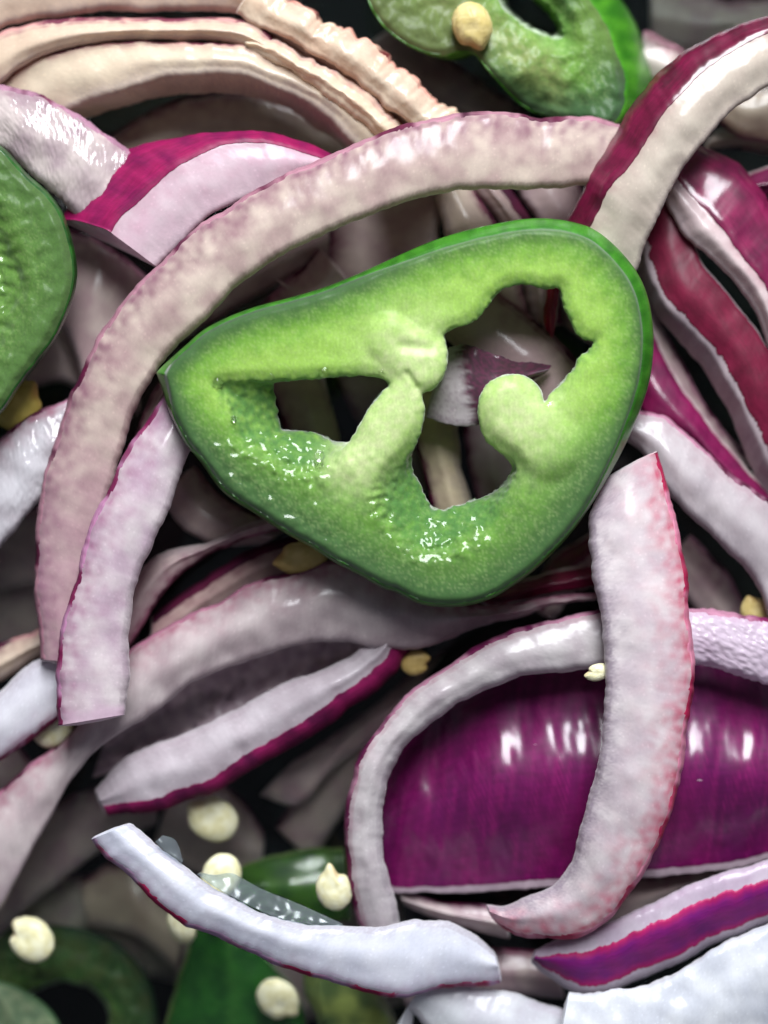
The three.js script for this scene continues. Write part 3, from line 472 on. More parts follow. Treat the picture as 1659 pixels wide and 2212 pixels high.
strip({ label: 'pink-edged onion strip from behind the left strips to under the pepper ring', O: [[700, 1120], [600, 1145], [500, 1173], [440, 1203], [380, 1248], [345, 1288], [310, 1343], [280, 1395]], I: [[690, 1070], [595, 1108], [530, 1131], [465, 1163], [400, 1178], [340, 1196], [290, 1240], [240, 1300]], h: [150, 170, 185, 180], T: 80, pal: { base: '#ecd6d2', dim: '#c4a2aa', pink: '#9a3f68', pinkW: 36 }, over: 4 });

// the forked piece (lower left): an outer arm, an inner arm, the film between them, all joined at the right
{
  const origin = place(600, 1480, 120), root = thing('onion_slice', 'large forked onion piece below the pepper, its two arms open around a dark wet hollow', 'onion slice', origin, 'slices of red onion');
  const A = (o) => strip({ parent: root, parentOrigin: origin, ...o });
  A({ name: 'upper_arm', O: [[1330, 1278], [1255, 1286], [1180, 1293], [1110, 1306], [1030, 1308], [960, 1296], [900, 1272], [820, 1236], [720, 1213], [650, 1235], [550, 1258], [480, 1298], [420, 1325], [350, 1360], [290, 1400], [220, 1470], [150, 1590], [65, 1655], [0, 1713], [-80, 1800]], I: [[1330, 1294], [1255, 1302], [1190, 1312], [1130, 1334], [1030, 1358], [960, 1386], [900, 1404], [820, 1402], [725, 1388], [625, 1398], [550, 1424], [475, 1450], [410, 1480], [350, 1530], [300, 1560], [250, 1592], [200, 1632], [150, 1692], [110, 1770], [75, 1830], [40, 1900], [-20, 2000]],
    h: [185, 200, 215, 220, 215, 200, 160, 120], T: 80, bulge: [3, 10, 24, 26, 24, 22, 20, 18], r: 16, rough: 1.7, pal: { base: '#e3d6d6', dim: '#b09ca2', mottle: 0.7, pinkAmt: 0.7, pinkW: 36, pinkI: 0.45, inner: '#a8929c', innerW: 24 }, over: 5 });
  A({ name: 'lower_arm', O: [[985, 1310], [915, 1366], [868, 1394], [838, 1440], [780, 1492], [740, 1518], [700, 1552], [650, 1582], [590, 1618], [525, 1656], [490, 1682], [450, 1706], [390, 1724], [345, 1744], [300, 1750], [230, 1756]], I: [[940, 1270], [850, 1330], [790, 1390], [745, 1420], [700, 1441], [625, 1467], [550, 1507], [475, 1547], [400, 1582], [325, 1607], [275, 1630], [235, 1668], [205, 1700]],
    hO: [120, 205, 215, 200, 180, 150], hI: [120, 195, 210, 195, 175, 140], T: 75, bulge: 16, rough: 1.5, lean: [20, 30, 26, 16, 8], pal: { base: '#dcd3da', dim: '#b3a4ae', pink: '#a84a78', pinkW: 14, pinkI: 0.4, inner: '#a08c98', skin: '#5a0a3c', skin2: '#8a1552' }, over: 8 });
film('membrane', [[860, 1340], [720, 1370], [600, 1390], [480, 1430], [380, 1490], [300, 1540], [230, 1590]], [[880, 1420], [740, 1450], [630, 1500], [520, 1560], [420, 1610], [300, 1650], [200, 1680]], [60, 40, 20, 10, 20], [70, 45, 25, 15, 20], root, origin, C('#cbb9c0'), { puff: -26, wrinkle: 5, fine: 0.2, col2: C('#a48f9c'), thick: 14, mat: M.wetFlesh });
}
strip({ label: 'dark red onion back in the gap between the pepper ring and the forked piece', O: [[1030, 1290], [1110, 1262], [1200, 1232], [1310, 1215]], I: [[1060, 1310], [1130, 1303], [1210, 1284], [1320, 1270]], h: [110, 130, 130], T: 60, skinTop: [0, 1], pal: { skin: '#5d0c2c', skin2: '#7d163c' }, bulge: 10 });

// the big purple piece and the strips round it
strip({ label: 'big glossy purple onion piece, skin up, at lower right', O: [[800, 1700], [840, 1600], [900, 1530], [980, 1480], [1100, 1440], [1250, 1420], [1400, 1420], [1550, 1440], [1680, 1480], [1800, 1530]], I: [[800, 1890], [850, 1925], [920, 1931], [1000, 1930], [1080, 1926], [1155, 1918], [1270, 1908], [1385, 1897], [1480, 1889], [1580, 1879], [1659, 1857], [1800, 1820]],
  hO: [40, 60, 90, 110, 110, 100, 90], hI: [70, 100, 125, 135, 135, 130, 120], T: 70, bulge: [30, 66, 92, 98, 98, 94, 84], round: 3, step: 5, skinTint: (c, q) => mix(mix(C('#4c0440'), C('#68064a'), clamp(0.5 + 0.4 * N2(q.u / 170, q.v / 260))), C('#951a66'), 0.4 * clamp(N2((q.u + 0.15 * q.v) / 7, q.v / 420) * 0.8 + 0.4 * N2((q.u + 0.15 * q.v) / 26, q.v / 300))), rough: 0.8, ridge: (u, v) => 3.6 * Math.sin((u + 0.12 * v) / 24 + 1.5 * N2(u / 160, v / 900)) * (0.5 + 0.5 * N2(u / 90, 5)) + 1.3 * N2(u / 34, v / 46), r: 3, skinTop: [0, 0.998], jag: 1, pal: { base: '#cbb4c2', dim: '#a58a9c', skin: '#5a0a4a', skin2: '#7d0f58' } });
strip({ label: 'grey-mauve onion slice under the lower edge of the big purple piece', O: [[1300, 1900], [1400, 1895], [1500, 1885], [1680, 1850]], I: [[1260, 2010], [1330, 2000], [1430, 1950], [1600, 1890]], h: [20, 40, 30], T: 60, pal: { ...DULL }, over: 4 });
strip({ label: 'thin grey onion slice in the dark gap under the purple piece', O: [[860, 1925], [930, 1945], [1010, 1955], [1080, 1960]], I: [[880, 1960], [940, 1985], [1020, 2010], [1100, 2030]], h: [60, 80, 90], T: 50, pal: { ...GREY }, over: 3 });
strip({ label: 'white onion ring strip arching round the left and top of the big purple piece', O: [[800, 2060], [772, 1968], [758, 1898], [749, 1828], [750, 1773], [760, 1703], [775, 1648], [800, 1603], [829, 1563], [850, 1537], [895, 1492], [960, 1447], [1020, 1404], [1080, 1374], [1155, 1352], [1230, 1335], [1295, 1323], [1390, 1312], [1485, 1317], [1555, 1325], [1630, 1336], [1720, 1352]], I: [[880, 2040], [858, 1950], [843, 1895], [832, 1848], [828, 1788], [830, 1743], [836, 1710], [850, 1662], [880, 1612], [920, 1575], [970, 1537], [1030, 1502], [1090, 1477], [1150, 1461], [1210, 1454], [1260, 1450], [1300, 1442], [1400, 1436], [1495, 1440], [1555, 1448], [1605, 1467], [1720, 1500]],
  h: [170, 240, 275, 290, 290, 280, 270, 265], T: 95, bulge: 9, rough: 1.5, lean: 5, pal: { base: '#e2dcdd', dim: '#b9abb3', mottle: 0.7, pinkAmt: 0.35, pinkW: 14, pinkI: 0.4, inner: '#8f8092', skin: '#4a0b34', skin2: '#6d1348' }, over: 3,
  ridge: (u, v) => 2.6 * N2(u / 24, v / 11) * smooth(1470, 1530, u), tint: (c, q) => q.u > 1420 ? mix(c, C('#dcbfe0'), 0.55 * smooth(1420, 1500, q.u)) : c });

strip({ label: 'broad greyish-white onion arc at the right below the dark purple backs', O: [[1340, 880], [1384, 890], [1432, 902], [1490, 946], [1556, 1006], [1612, 1048], [1670, 1090], [1760, 1170]], I: [[1350, 950], [1388, 982], [1415, 1030], [1450, 1078], [1495, 1122], [1540, 1162], [1572, 1195], [1612, 1236], [1640, 1284], [1660, 1345]], h: [200, 225, 225, 210], T: 85, rough: 1.4, pal: { base: '#d8d0d4', dim: '#b2a6ae', pinkAmt: 0.3, pinkI: 0.6, inner: '#7d7280' }, over: 4 });

// bottom right
strip({ label: 'white onion strip at the bottom edge under the bluish one', O: [[880, 2250], [920, 2120], [1050, 2138], [1110, 2148], [1155, 2163], [1215, 2184], [1280, 2230]], I: [[800, 2330], [880, 2190], [925, 2230], [1000, 2270], [1080, 2290], [1160, 2300], [1260, 2320]], h: [170, 190, 190, 160], T: 70, pal: { ...COOL_LIT, base: '#e8edf2', pinkAmt: 0.1 }, over: 0.5, skin: false });
strip({ label: 'onion slice with a vivid purple skin band and white cut edge at lower right', O: [[1160, 2050], [1192, 2038], [1280, 2012], [1355, 1978], [1430, 1943], [1505, 1908], [1580, 1883], [1660, 1859], [1760, 1820]], I: [[1150, 2085], [1190, 2118], [1255, 2150], [1320, 2144], [1390, 2114], [1470, 2084], [1530, 2050], [1580, 2028], [1660, 1996], [1760, 1950]],
  hO: [200, 245, 250, 245], hI: [170, 190, 195, 190], T: 70, bulge: 22, skinTop: [0.2, 0.99], skinMat: M.skinDull, jag: 6, pal: { base: '#ddd0e0', dim: '#bda9c2', pink: '#a0418a', pinkAmt: 0.2, skin: '#661064', skin2: '#741460' },
  skinTint: (c, q) => mix(c, C('#a80d4e'), 0.8 * smooth(0.28, 0.02, Math.min(q.s, 1 - q.s))) });
strip({ label: 'big white onion piece at the bottom right corner', O: [[1229, 2146], [1265, 2149], [1330, 2140], [1380, 2133], [1430, 2118], [1475, 2098], [1530, 2060], [1580, 2030], [1630, 2008], [1680, 1992], [1780, 1960]], I: [[1195, 2330], [1260, 2340], [1330, 2345], [1420, 2345], [1500, 2330], [1580, 2300], [1680, 2240], [1800, 2160]], hO: [280, 290, 285, 280], hI: [250, 265, 260, 250], T: 110, bulge: 26, r: 14, rough: 2.2, wob: 3, pal: { base: '#ecf0f6', dim: '#cdd2de', mottle: 0.7, pinkAmt: 0, pinkI: 0 }, skin: false });  // blue of the cool light is mixed into these flesh colours

// ---------------------------------------------------------------- upper strips
strip({ label: 'pink onion wedge with a bright purple back, left of the long arc', O: [[230, 495], [250, 465], [280, 435], [320, 400], [360, 360], [410, 330], [460, 307], [480, 299], [550, 296], [625, 310], [700, 336], [760, 370]], I: [[340, 577], [380, 540], [425, 490], [475, 455], [530, 430], [590, 410], [650, 390], [700, 375], [740, 375], [760, 372]], S: [[127, 473], [150, 435], [200, 370], [270, 320], [340, 300], [400, 294], [470, 293], [520, 292], [570, 294], [630, 306], [700, 334], [760, 368]],
  hO: [300, 310, 300, 270], hI: [290, 295, 290, 260], T: 100, bulgeO: 12, bulge: 8, over: 3, rough: 0.8, skinMat: M.skinDull, pal: { base: '#f0d9e2', dim: '#e3bfd0', mottle: 0.5, pink: '#d05c92', pinkW: 60, pinkAmt: 0.28, skin: '#68083f', skin2: '#8a0f4a' } });
strip({ label: 'long mauve onion strip arching from the upper right over to the lower left', O: [[1420, 280], [1370, 276], [1330, 268], [1290, 258], [1245, 255], [1200, 258], [1170, 260], [1130, 250], [1090, 244], [1005, 246], [955, 256], [880, 272], [830, 287], [740, 325], [695, 345], [625, 375], [550, 415], [480, 460], [425, 495], [380, 537], [340, 575], [300, 615], [265, 655], [240, 690], [215, 726], [185, 791], [155, 851], [130, 926], [105, 1006], [88, 1081], [80, 1181], [78, 1277], [87, 1362], [92, 1425]], I: [[1400, 390], [1330, 396], [1262, 404], [1195, 410], [1110, 412], [1030, 410], [980, 416], [930, 426], [880, 440], [830, 456], [750, 490], [675, 520], [600, 558], [550, 594], [500, 634], [480, 660], [425, 711], [375, 761], [340, 806], [310, 856], [290, 901], [275, 956], [256, 1016], [240, 1070], [225, 1120], [210, 1170], [195, 1240], [182, 1310], [172, 1370], [165, 1430]],
  h: [195, 300, 350, 360, 360, 345, 320, 290, 270, 265], T: 85, bulge: 9, rough: 1.1, lean: 2, pal: { base: '#f2e0d0', dim: '#c8a8a6', mottle: 0.75, pink: '#8a4868', pinkW: 56, pinkAmt: 0.75, pinkI: 0.5, inner: '#8a6a6a', innerW: 14, skin: '#3d0a28', skin2: '#5c1236' }, over: 3,
  tint: (c, q) => mix(c, C('#b07c96'), 0.6 * smooth(800, 1250, q.v)) });
strip({ label: 'pale lilac onion strip with a square cut end hanging over the long arc at left', O: [[400, 800], [358, 857], [320, 911], [280, 966], [250, 1031], [225, 1081], [200, 1131], [182, 1181], [170, 1247], [150, 1302], [135, 1362], [127, 1422], [125, 1497], [127, 1567]], I: [[460, 900], [410, 981], [395, 1026], [375, 1086], [350, 1136], [330, 1186], [310, 1227], [295, 1277], [285, 1332], [281, 1387], [282, 1452], [278, 1512], [272, 1543]],
  h: [300, 335, 350, 350, 345, 340], T: 80, rough: 0.9, lean: 3, pal: { base: '#eee4e6', dim: '#c8acc0', mottle: 0.8, pink: '#a85a8a', pinkW: 52, pinkAmt: 0.65, skin: '#5d0f3c', skin2: '#7d1c4c' }, over: 4,
  tint: (c, q) => mix(c, C('#d9b9cf'), 0.7 * smooth(0.955, 0.985, q.t)) });
strip({ label: 'red-backed onion strip with a cream cut face running down from the upper right corner', O: [[1250, 520], [1262, 485], [1285, 440], [1305, 402], [1350, 350], [1395, 286], [1430, 231], [1480, 176], [1530, 131], [1580, 96], [1659, 60], [1760, 20]], I: [[1360, 610], [1376, 585], [1396, 525], [1426, 465], [1456, 400], [1496, 340], [1546, 280], [1596, 230], [1659, 189], [1760, 140]], S: [[1205, 500], [1221, 471], [1246, 425], [1281, 355], [1331, 275], [1356, 230], [1391, 185], [1431, 140], [1506, 90], [1581, 55], [1659, 34], [1760, -10]],
  hO: [270, 320, 340, 330, 310], hI: [265, 310, 325, 320, 300], T: 85, bulgeO: 12, over: 4, rough: 1.2, pal: { base: '#ece0cf', dim: '#d3c1b4', mottle: 0.5, pink: '#b8506f', pinkW: 16, pinkI: 0.5, inner: '#8f7d80', innerW: 16, skin: '#45061f', skin2: '#6a0c34' } });

strip({ label: 'thick white onion strip with a red right side hanging over the big purple piece', O: [[1416, 978], [1424, 998], [1444, 1071], [1459, 1131], [1470, 1180], [1480, 1240], [1482, 1300], [1488, 1365], [1497, 1432], [1493, 1487], [1483, 1542], [1474, 1620], [1455, 1720], [1424, 1808], [1390, 1878], [1350, 1938], [1300, 1995], [1240, 2022], [1150, 2023], [1100, 2010], [1066, 1985]], I: [[1300, 1040], [1285, 1075], [1268, 1130], [1272, 1200], [1275, 1250], [1290, 1300], [1300, 1370], [1304, 1442], [1302, 1512], [1297, 1587], [1287, 1655], [1264, 1743], [1246, 1810], [1226, 1872], [1198, 1905], [1155, 1928], [1115, 1944], [1085, 1952], [1052, 1954]],
  hO: [330, 360, 380, 380, 370, 340, 290, 250], hI: [330, 355, 375, 375, 365, 335, 290, 250], T: 105, bulge: 14, rough: 1.1, wob: 2.4, lean: [2, 4, 6, 6, 5, 4, 2], pal: { base: '#f0e8ea', dim: '#cdbcc8', mottle: 0.6, pink: '#d0446c', pinkW: 46, pinkAmt: 0.8, pinkI: 0.75, inner: '#8a788e', innerW: 34, skin: '#86103c', skin2: '#b01c4a' }, over: 4 });
{
  const s = strip({ label: 'bluish-white onion strip with a thin crimson edge lying across the bottom', O: [[200, 1812], [207, 1822], [235, 1853], [280, 1888], [320, 1928], [360, 1963], [400, 1993], [435, 2008], [480, 2025], [550, 2058], [625, 2090], [700, 2113], [775, 2135], [829, 2146], [880, 2149], [950, 2132], [1020, 2128], [1060, 2124], [1080, 2120]], I: [[285, 1778], [305, 1790], [330, 1812], [360, 1840], [392, 1862], [437, 1897], [482, 1927], [532, 1952], [592, 1978], [652, 1992], [725, 1997], [829, 1999], [895, 1984], [970, 1989], [1015, 2009], [1045, 2032], [1066, 2052]],
    hO: [320, 340, 340, 325, 290, 230], hI: [330, 350, 350, 330, 290, 230], T: 90, bulge: 12, rough: 1.0, lean: 5, pal: { base: '#eef2fc', dim: '#d4daea', mottle: 0.5, pink: '#b06aa0', pinkW: 20, pinkAmt: 0.35, skin: '#8d1448', skin2: '#b82058' }, over: 3 });  // flesh tinted blue in place of cool light
  film('membrane', [[425, 1888], [470, 1920], [530, 1952], [592, 1980], [652, 1994], [735, 2000]], [[432, 1884], [462, 1890], [500, 1886], [528, 1900], [570, 1922], [640, 1950], [742, 1996]], [335, 335, 325, 310], [312, 305, 300, 300], s.parent, s.origin, C('#e2eaee'), { puff: 4, thick: 2, wrinkle: 1.5, fine: 0.2 });
  film('membrane', [[335, 1818], [360, 1842], [392, 1864]], [[352, 1804], [378, 1814], [396, 1860]], [338, 340, 338], [325, 318, 330], s.parent, s.origin, C('#e2eaee'), { puff: 5, thick: 2, wrinkle: 1, fine: 0.2 });
}

// ---------------------------------------------------------------- peppers
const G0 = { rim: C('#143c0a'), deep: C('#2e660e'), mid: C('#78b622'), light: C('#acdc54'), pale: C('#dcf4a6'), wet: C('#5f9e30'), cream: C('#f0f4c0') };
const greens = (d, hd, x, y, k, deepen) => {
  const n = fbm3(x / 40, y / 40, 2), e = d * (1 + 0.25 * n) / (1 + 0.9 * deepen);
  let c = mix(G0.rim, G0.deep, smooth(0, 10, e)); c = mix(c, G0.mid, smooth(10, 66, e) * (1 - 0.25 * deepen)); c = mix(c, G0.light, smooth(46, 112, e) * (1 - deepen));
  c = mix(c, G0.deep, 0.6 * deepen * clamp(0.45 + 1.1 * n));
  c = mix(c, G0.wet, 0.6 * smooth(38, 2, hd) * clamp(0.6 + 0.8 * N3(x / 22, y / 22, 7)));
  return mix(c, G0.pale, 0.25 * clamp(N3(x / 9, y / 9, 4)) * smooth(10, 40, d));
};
{
  const outline = [[343, 806], [368, 782], [402, 752], [440, 719], [490, 692], [550, 669], [625, 649], [700, 627], [775, 597], [830, 572], [930, 528], [1005, 504], [1080, 487], [1140, 478], [1190, 478], [1240, 486], [1280, 500], [1326, 536], [1368, 586], [1388, 625], [1399, 664], [1406, 721], [1404, 781], [1394, 836], [1376, 890], [1348, 955], [1308, 1030], [1268, 1095], [1228, 1150], [1188, 1193], [1148, 1230], [1108, 1259], [1068, 1284], [1018, 1301], [960, 1306], [905, 1298], [856, 1274], [830, 1266], [780, 1238], [725, 1210], [675, 1178], [620, 1148], [552, 1104], [487, 1060], [437, 994], [408, 960], [383, 916], [368, 881], [358, 846]];
  const hole1 = { top: [[470, 830], [500, 826], [582, 822], [650, 819], [750, 812], [820, 815], [842, 831], [822, 851], [792, 891], [768, 935], [748, 962], [700, 998], [650, 1004], [600, 985], [560, 960], [522, 945], [506, 905], [490, 865]], low: [[590, 826], [650, 820], [750, 812], [815, 814], [840, 831], [820, 851], [792, 891], [770, 931], [755, 954], [720, 952], [690, 938], [635, 930], [608, 926], [600, 890], [592, 850]] };
  const up = [[959, 724], [974, 711], [1019, 696], [1049, 666], [1069, 638], [1099, 618], [1139, 613], [1179, 623], [1208, 621], [1214, 651], [1229, 686], [1244, 716], [1264, 733], [1284, 736], [1279, 751], [1254, 771], [1239, 796], [1214, 826], [1190, 851], [1174, 872], [1172, 851], [1150, 822], [1110, 808], [1070, 818], [1044, 841], [1034, 871], [1037, 921], [1050, 951], [1080, 976]];
  const hole2 = { top: [...up, [1100, 986], [1116, 1008], [1108, 1040], [1085, 1085], [1060, 1135], [1010, 1150], [960, 1178], [915, 1180], [880, 1160], [845, 1115], [832, 1060], [850, 1020], [885, 980], [905, 946], [917, 881], [912, 850], [930, 843], [950, 826], [962, 801], [967, 761]], low: [...up, [1090, 986], [1108, 1008], [1098, 1031], [1078, 1054], [1053, 1069], [1030, 1078], [955, 1101], [937, 1099], [917, 1071], [902, 1036], [892, 1021], [887, 996], [892, 971], [905, 946], [917, 881], [912, 850], [930, 843], [950, 826], [962, 801], [967, 761]] };
  const bump = (x, y, cx, cy, r) => { const q = 1 - ((x - cx) ** 2 + (y - cy) ** 2) / (r * r); return q > 0 ? q * q * (3 - 2 * q) : 0; };
  const seg = (x, y, a, b) => { const ex = b[0] - a[0], ey = b[1] - a[1], t = clamp(((x - a[0]) * ex + (y - a[1]) * ey) / (ex * ex + ey * ey)); return Math.hypot(x - a[0] - ex * t, y - a[1] - ey * t); };
  const lobe = (x, y, a, b, r) => { const q = clamp(1 - (seg(x, y, a, b) / r) ** 2); return q * q * (3 - 2 * q); };
  const isPlacenta = [(x, y) => Math.hypot(x - 918, y - 785) < 62 && x > 865, (x, y) => seg(x, y, [880, 860], [770, 1010]) < 52, (x, y) => Math.hypot(x - 1095, y - 880) < 82 - 0.2 * (x - 1095)];
  const paleAt = (x, y) => clamp(Math.max(Math.exp(-((Math.hypot(x - 890, y - 778) / 84) ** 2)), Math.exp(-((seg(x, y, [880, 860], [765, 1005]) / 50) ** 2)), Math.exp(-((Math.hypot(x - 1112, y - 905) / 88) ** 2))) * (1 + 0.25 * N2(x / 30, y / 30)));
  pepperSlice({
    name: 'pepper_slice', label: 'large bright green pepper ring with open seed chambers lying on top of the onions', category: 'pepper slice', group: 'slices of green pepper',
    outline, holes: [hole1, hole2], h: (x, y) => 408 + (y - 900) * -0.02, T: 165, bulge: 4, cell: 4, edge: 4,
    inset: (x, y) => { const a = Math.hypot(x - 880, y - 890) || 1, q = ((x - 880) * 0.75 - (y - 890) * 0.66) / a, l = x < 380 ? smooth(380, 345, x) : 0; return Math.max(19 * smooth(0.3, 0.9, q), 18 * l) + 3; },
    relief: (x, y, so, hd) => {
      let w = 1.4 * N2(x / 70, y / 70) + 0.15 * N2(x / 17, y / 17) - 8 * smooth(-16, 0, so) - 10 * smooth(30, -4, hd) * (1 - 0.8 * paleAt(x, y)) - 14 * smooth(34, -6, hd) * smooth(900, 980, y);
      w += 13 * lobe(x, y, [840, 730], [925, 792], 62) + 16 * lobe(x, y, [1190, 970], [1092, 870], 78) + 6 * lobe(x, y, [885, 862], [775, 1000], 56);
      w -= 7 * Math.exp(-((seg(x, y, [872, 748], [930, 752]) / 14) ** 2)) + 7 * Math.exp(-((seg(x, y, [880, 806], [900, 835]) / 7) ** 2));
      const wetZone = smooth(880, 1000, y) * smooth(1000, 620, x) + 0.6 * smooth(46, 0, hd) * smooth(930, 1040, y); const gel = smooth(60, 10, hd) * (smooth(930, 980, y) * smooth(760, 700, x) + smooth(1020, 1070, y) * smooth(1080, 1020, x)) * (1 - paleAt(x, y)); w += wetZone * (2 * N2(x / 34, y / 34) + 0.3 * N2(x / 14, y / 14)) + gel * (6 * N2(x / 34 + 5, y / 26) + 1.2 * N2(x / 17, y / 17));
      return w;
    },
    lip: (x, y) => 1 - 0.85 * paleAt(x, y), hMax: 60, grain: 0.1, rim: 20,
    parts: [{ name: 'seed_chamber', test: (x, y, w, hd) => hd < 14 + 8 * N2(x / 20, y / 20) || (smooth(860, 960, y) * smooth(1020, 700, x) > 0.35 + 0.3 * N2(x / 30, y / 30) && x < 900) || (hd < 60 && y > 1000), mat: M.wetPepper }, ...[0, 1, 2].map((i) => ({ name: 'placenta', test: (x, y, w) => isPlacenta[i](x, y) && w > -150 && paleAt(x, y) > 0.3, mat: M.placenta }))],
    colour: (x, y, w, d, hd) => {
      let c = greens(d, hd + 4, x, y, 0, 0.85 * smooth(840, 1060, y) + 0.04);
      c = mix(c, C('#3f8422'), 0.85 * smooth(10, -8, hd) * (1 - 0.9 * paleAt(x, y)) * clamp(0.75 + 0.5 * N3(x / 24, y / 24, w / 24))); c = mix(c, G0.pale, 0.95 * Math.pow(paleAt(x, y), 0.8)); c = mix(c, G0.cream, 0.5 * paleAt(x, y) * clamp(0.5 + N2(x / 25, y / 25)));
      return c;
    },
    skinColour: (x, y, q) => mix(C('#235c10'), C('#38781c'), clamp(0.5 + 0.6 * N2(x / 40, y / 40))),
  });
}
pepperSlice({
  name: 'pepper_slice', label: 'dark green pepper slice cut off by the left edge of the photo', category: 'pepper slice', group: 'slices of green pepper',
  outline: [[-260, 380], [-120, 300], [-40, 310], [0, 328], [50, 382], [98, 426], [126, 466], [146, 526], [156, 590], [146, 646], [112, 724], [72, 780], [36, 826], [-4, 884], [-70, 930], [-180, 930], [-280, 840], [-320, 600]],
  holes: [{ top: [[-220, 450], [-110, 400], [-60, 440], [-20, 520], [14, 590], [10, 660], [-20, 720], [-80, 800], [-180, 800], [-250, 700]], low: [[-220, 480], [-120, 450], [-90, 520], [-60, 600], [-60, 660], [-90, 720], [-140, 760], [-200, 740]] }],
  clip: [-200, 200, 400, 1000], h: 330, T: 120, bulge: 10, cell: 4, edge: 8, inset: () => 3,
  relief: (x, y, so, hd) => 3 * N2(x / 50, y / 50) + 0.6 * N2(x / 15, y / 15) - 8 * smooth(-16, 0, so) - 30 * smooth(60, 0, hd) + 4 * smooth(80, 10, hd) * N2(x / 30, y / 30), hMax: 40, grain: 0.3, rim: 26,
  parts: [{ name: 'seed_chamber', test: (x, y, w, hd) => hd < 34 + 10 * N2(x / 20, y / 20), mat: M.wetPepper }],
  colour: (x, y, w, d, hd) => mix(greens(d * 0.6, hd, x, y, 0, 0.6), C('#5c8a18'), 0.45), skinColour: (x, y, q) => mix(C('#143c10'), C('#265e1a'), clamp(0.4 + 0.5 * N2(x / 40, y / 40))),
});
pepperSlice({
  name: 'pepper_slice', label: 'tilted green pepper slice with a seed on it at the top edge', category: 'pepper slice', group: 'slices of green pepper',
  outline: [[800, -140], [1000, -190], [1180, -130], [1262, -10], [1305, 60], [1326, 115], [1343, 175], [1338, 240], [1316, 268], [1262, 258], [1195, 250], [1130, 228], [1090, 190], [1050, 145], [1020, 112], [985, 110], [950, 118], [880, 95], [820, 45], [785, -40]],
  holes: [{ top: [[1085, -50], [1140, -20], [1195, 22], [1217, 62], [1212, 84], [1180, 78], [1140, 58], [1100, 32], [1078, 0]], low: [[1095, -40], [1140, -10], [1185, 30], [1205, 62], [1195, 76], [1160, 64], [1120, 38], [1096, 10]] }],
  skew: [62, -10], h: (x, y) => 180 + (y - 100) * 0.05, T: 200, bulge: 14, cell: 4, edge: 4, clip: [700, -220, 1500, 400], inset: () => 2,
  relief: (x, y, so, hd) => 4 * N2(x / 50, y / 50) + 0.8 * N2(x / 16, y / 16) - 8 * smooth(-14, 0, so) - 30 * smooth(40, 0, hd) * smooth(1120, 1200, x) - 40 * smooth(150, 240, y) * smooth(1300, 1150, x) + 12 * Math.exp(-((((x - 1130) * 0.6 + (y - 130) * 0.8) / 40) ** 2)) * smooth(1260, 1180, x), hMax: 60, grain: 0.5, rim: 20,
  parts: [{ name: 'placenta', test: (x, y, w) => x < 1215 && y < 205 && w > -80 && Math.abs((x - 1130) * -0.62 + (y - 120) * 0.78) < 42, mat: M.placenta }],
  colour: (x, y, w, d, hd) => { let c = greens(d, hd + 10, x, y, 0, 0.7); const p = Math.exp(-((Math.abs((x - 1130) * -0.62 + (y - 120) * 0.78) / 46) ** 2)) * smooth(1250, 1190, x) * (0.8 + 0.4 * N2(x / 22, y / 22)); c = mix(c, C('#98ac5a'), clamp(p)); c = mix(c, C('#6d7a34'), 0.7 * smooth(1090, 980, x)); c = mix(c, C('#1f5a1c'), 0.6 * smooth(150, 250, y)); return mix(c, C('#7da81f'), 0.5 * smooth(1215, 1260, x) * smooth(200, 60, y)); },  // shade put into the colour: darker lower edge, olive flesh
  skinColour: (x, y, q) => mix(C('#2c6a14'), C('#4a8c20'), clamp(0.4 + 0.6 * N2(x / 50, y / 50))),
});
const GREENSTRIP = { base: '#7a9a3a', dim: '#4d7a2c', pinkAmt: 0, skin: '#174d1a', skin2: '#26681f' };
strip({ name: 'pepper_piece', category: 'pepper piece', group: '', label: 'leaf-green pepper piece with a ridge under the bluish onion strip at the bottom', O: [[425, 1985], [412, 2040], [385, 2120], [360, 2210], [345, 2300]], I: [[560, 2050], [590, 2080], [640, 2130], [665, 2200], [670, 2300]], h: [-60, -70, -80], T: 50, bulge: 30, step: 4, skinTop: [0, 1], skinMat: M.pepperSkin, fleshMat: M.pepper, pal: GREENSTRIP, skinTint: (c, q) => mix(c, C('#3f7f2c'), 0.5 * Math.exp(-(((q.s - 0.45) * 22) ** 2)) + 0.25 * clamp(N2(q.u / 40, q.v / 40))) });
strip({ name: 'pepper_piece', category: 'pepper piece', group: '', label: 'yellow-green pepper piece at the bottom edge right of the leaf-green one', O: [[655, 2090], [665, 2150], [690, 2210], [700, 2300]], I: [[800, 2120], [830, 2150], [860, 2200], [890, 2300]], h: [-10, 0, -10], T: 60, bulge: 22, skin: false, fleshMat: M.pepper, pal: { base: '#a9bd5a', dim: '#56752f', mottle: 1, pinkAmt: 0 } });
strip({ name: 'pepper_piece', category: 'pepper piece', group: '', label: 'dark green pepper piece in the shade above the bluish onion strip', O: [[500, 1880], [580, 1850], [660, 1835], [740, 1830]], I: [[520, 1960], [600, 1990], [680, 2000], [760, 1990]], h: [-60, -50, -60], T: 50, bulge: 24, skinTop: [0, 1], skinMat: M.pepperSkin, fleshMat: M.pepper, pal: { ...GREENSTRIP, skin: '#1f4a16', skin2: '#3f6a1c' } });
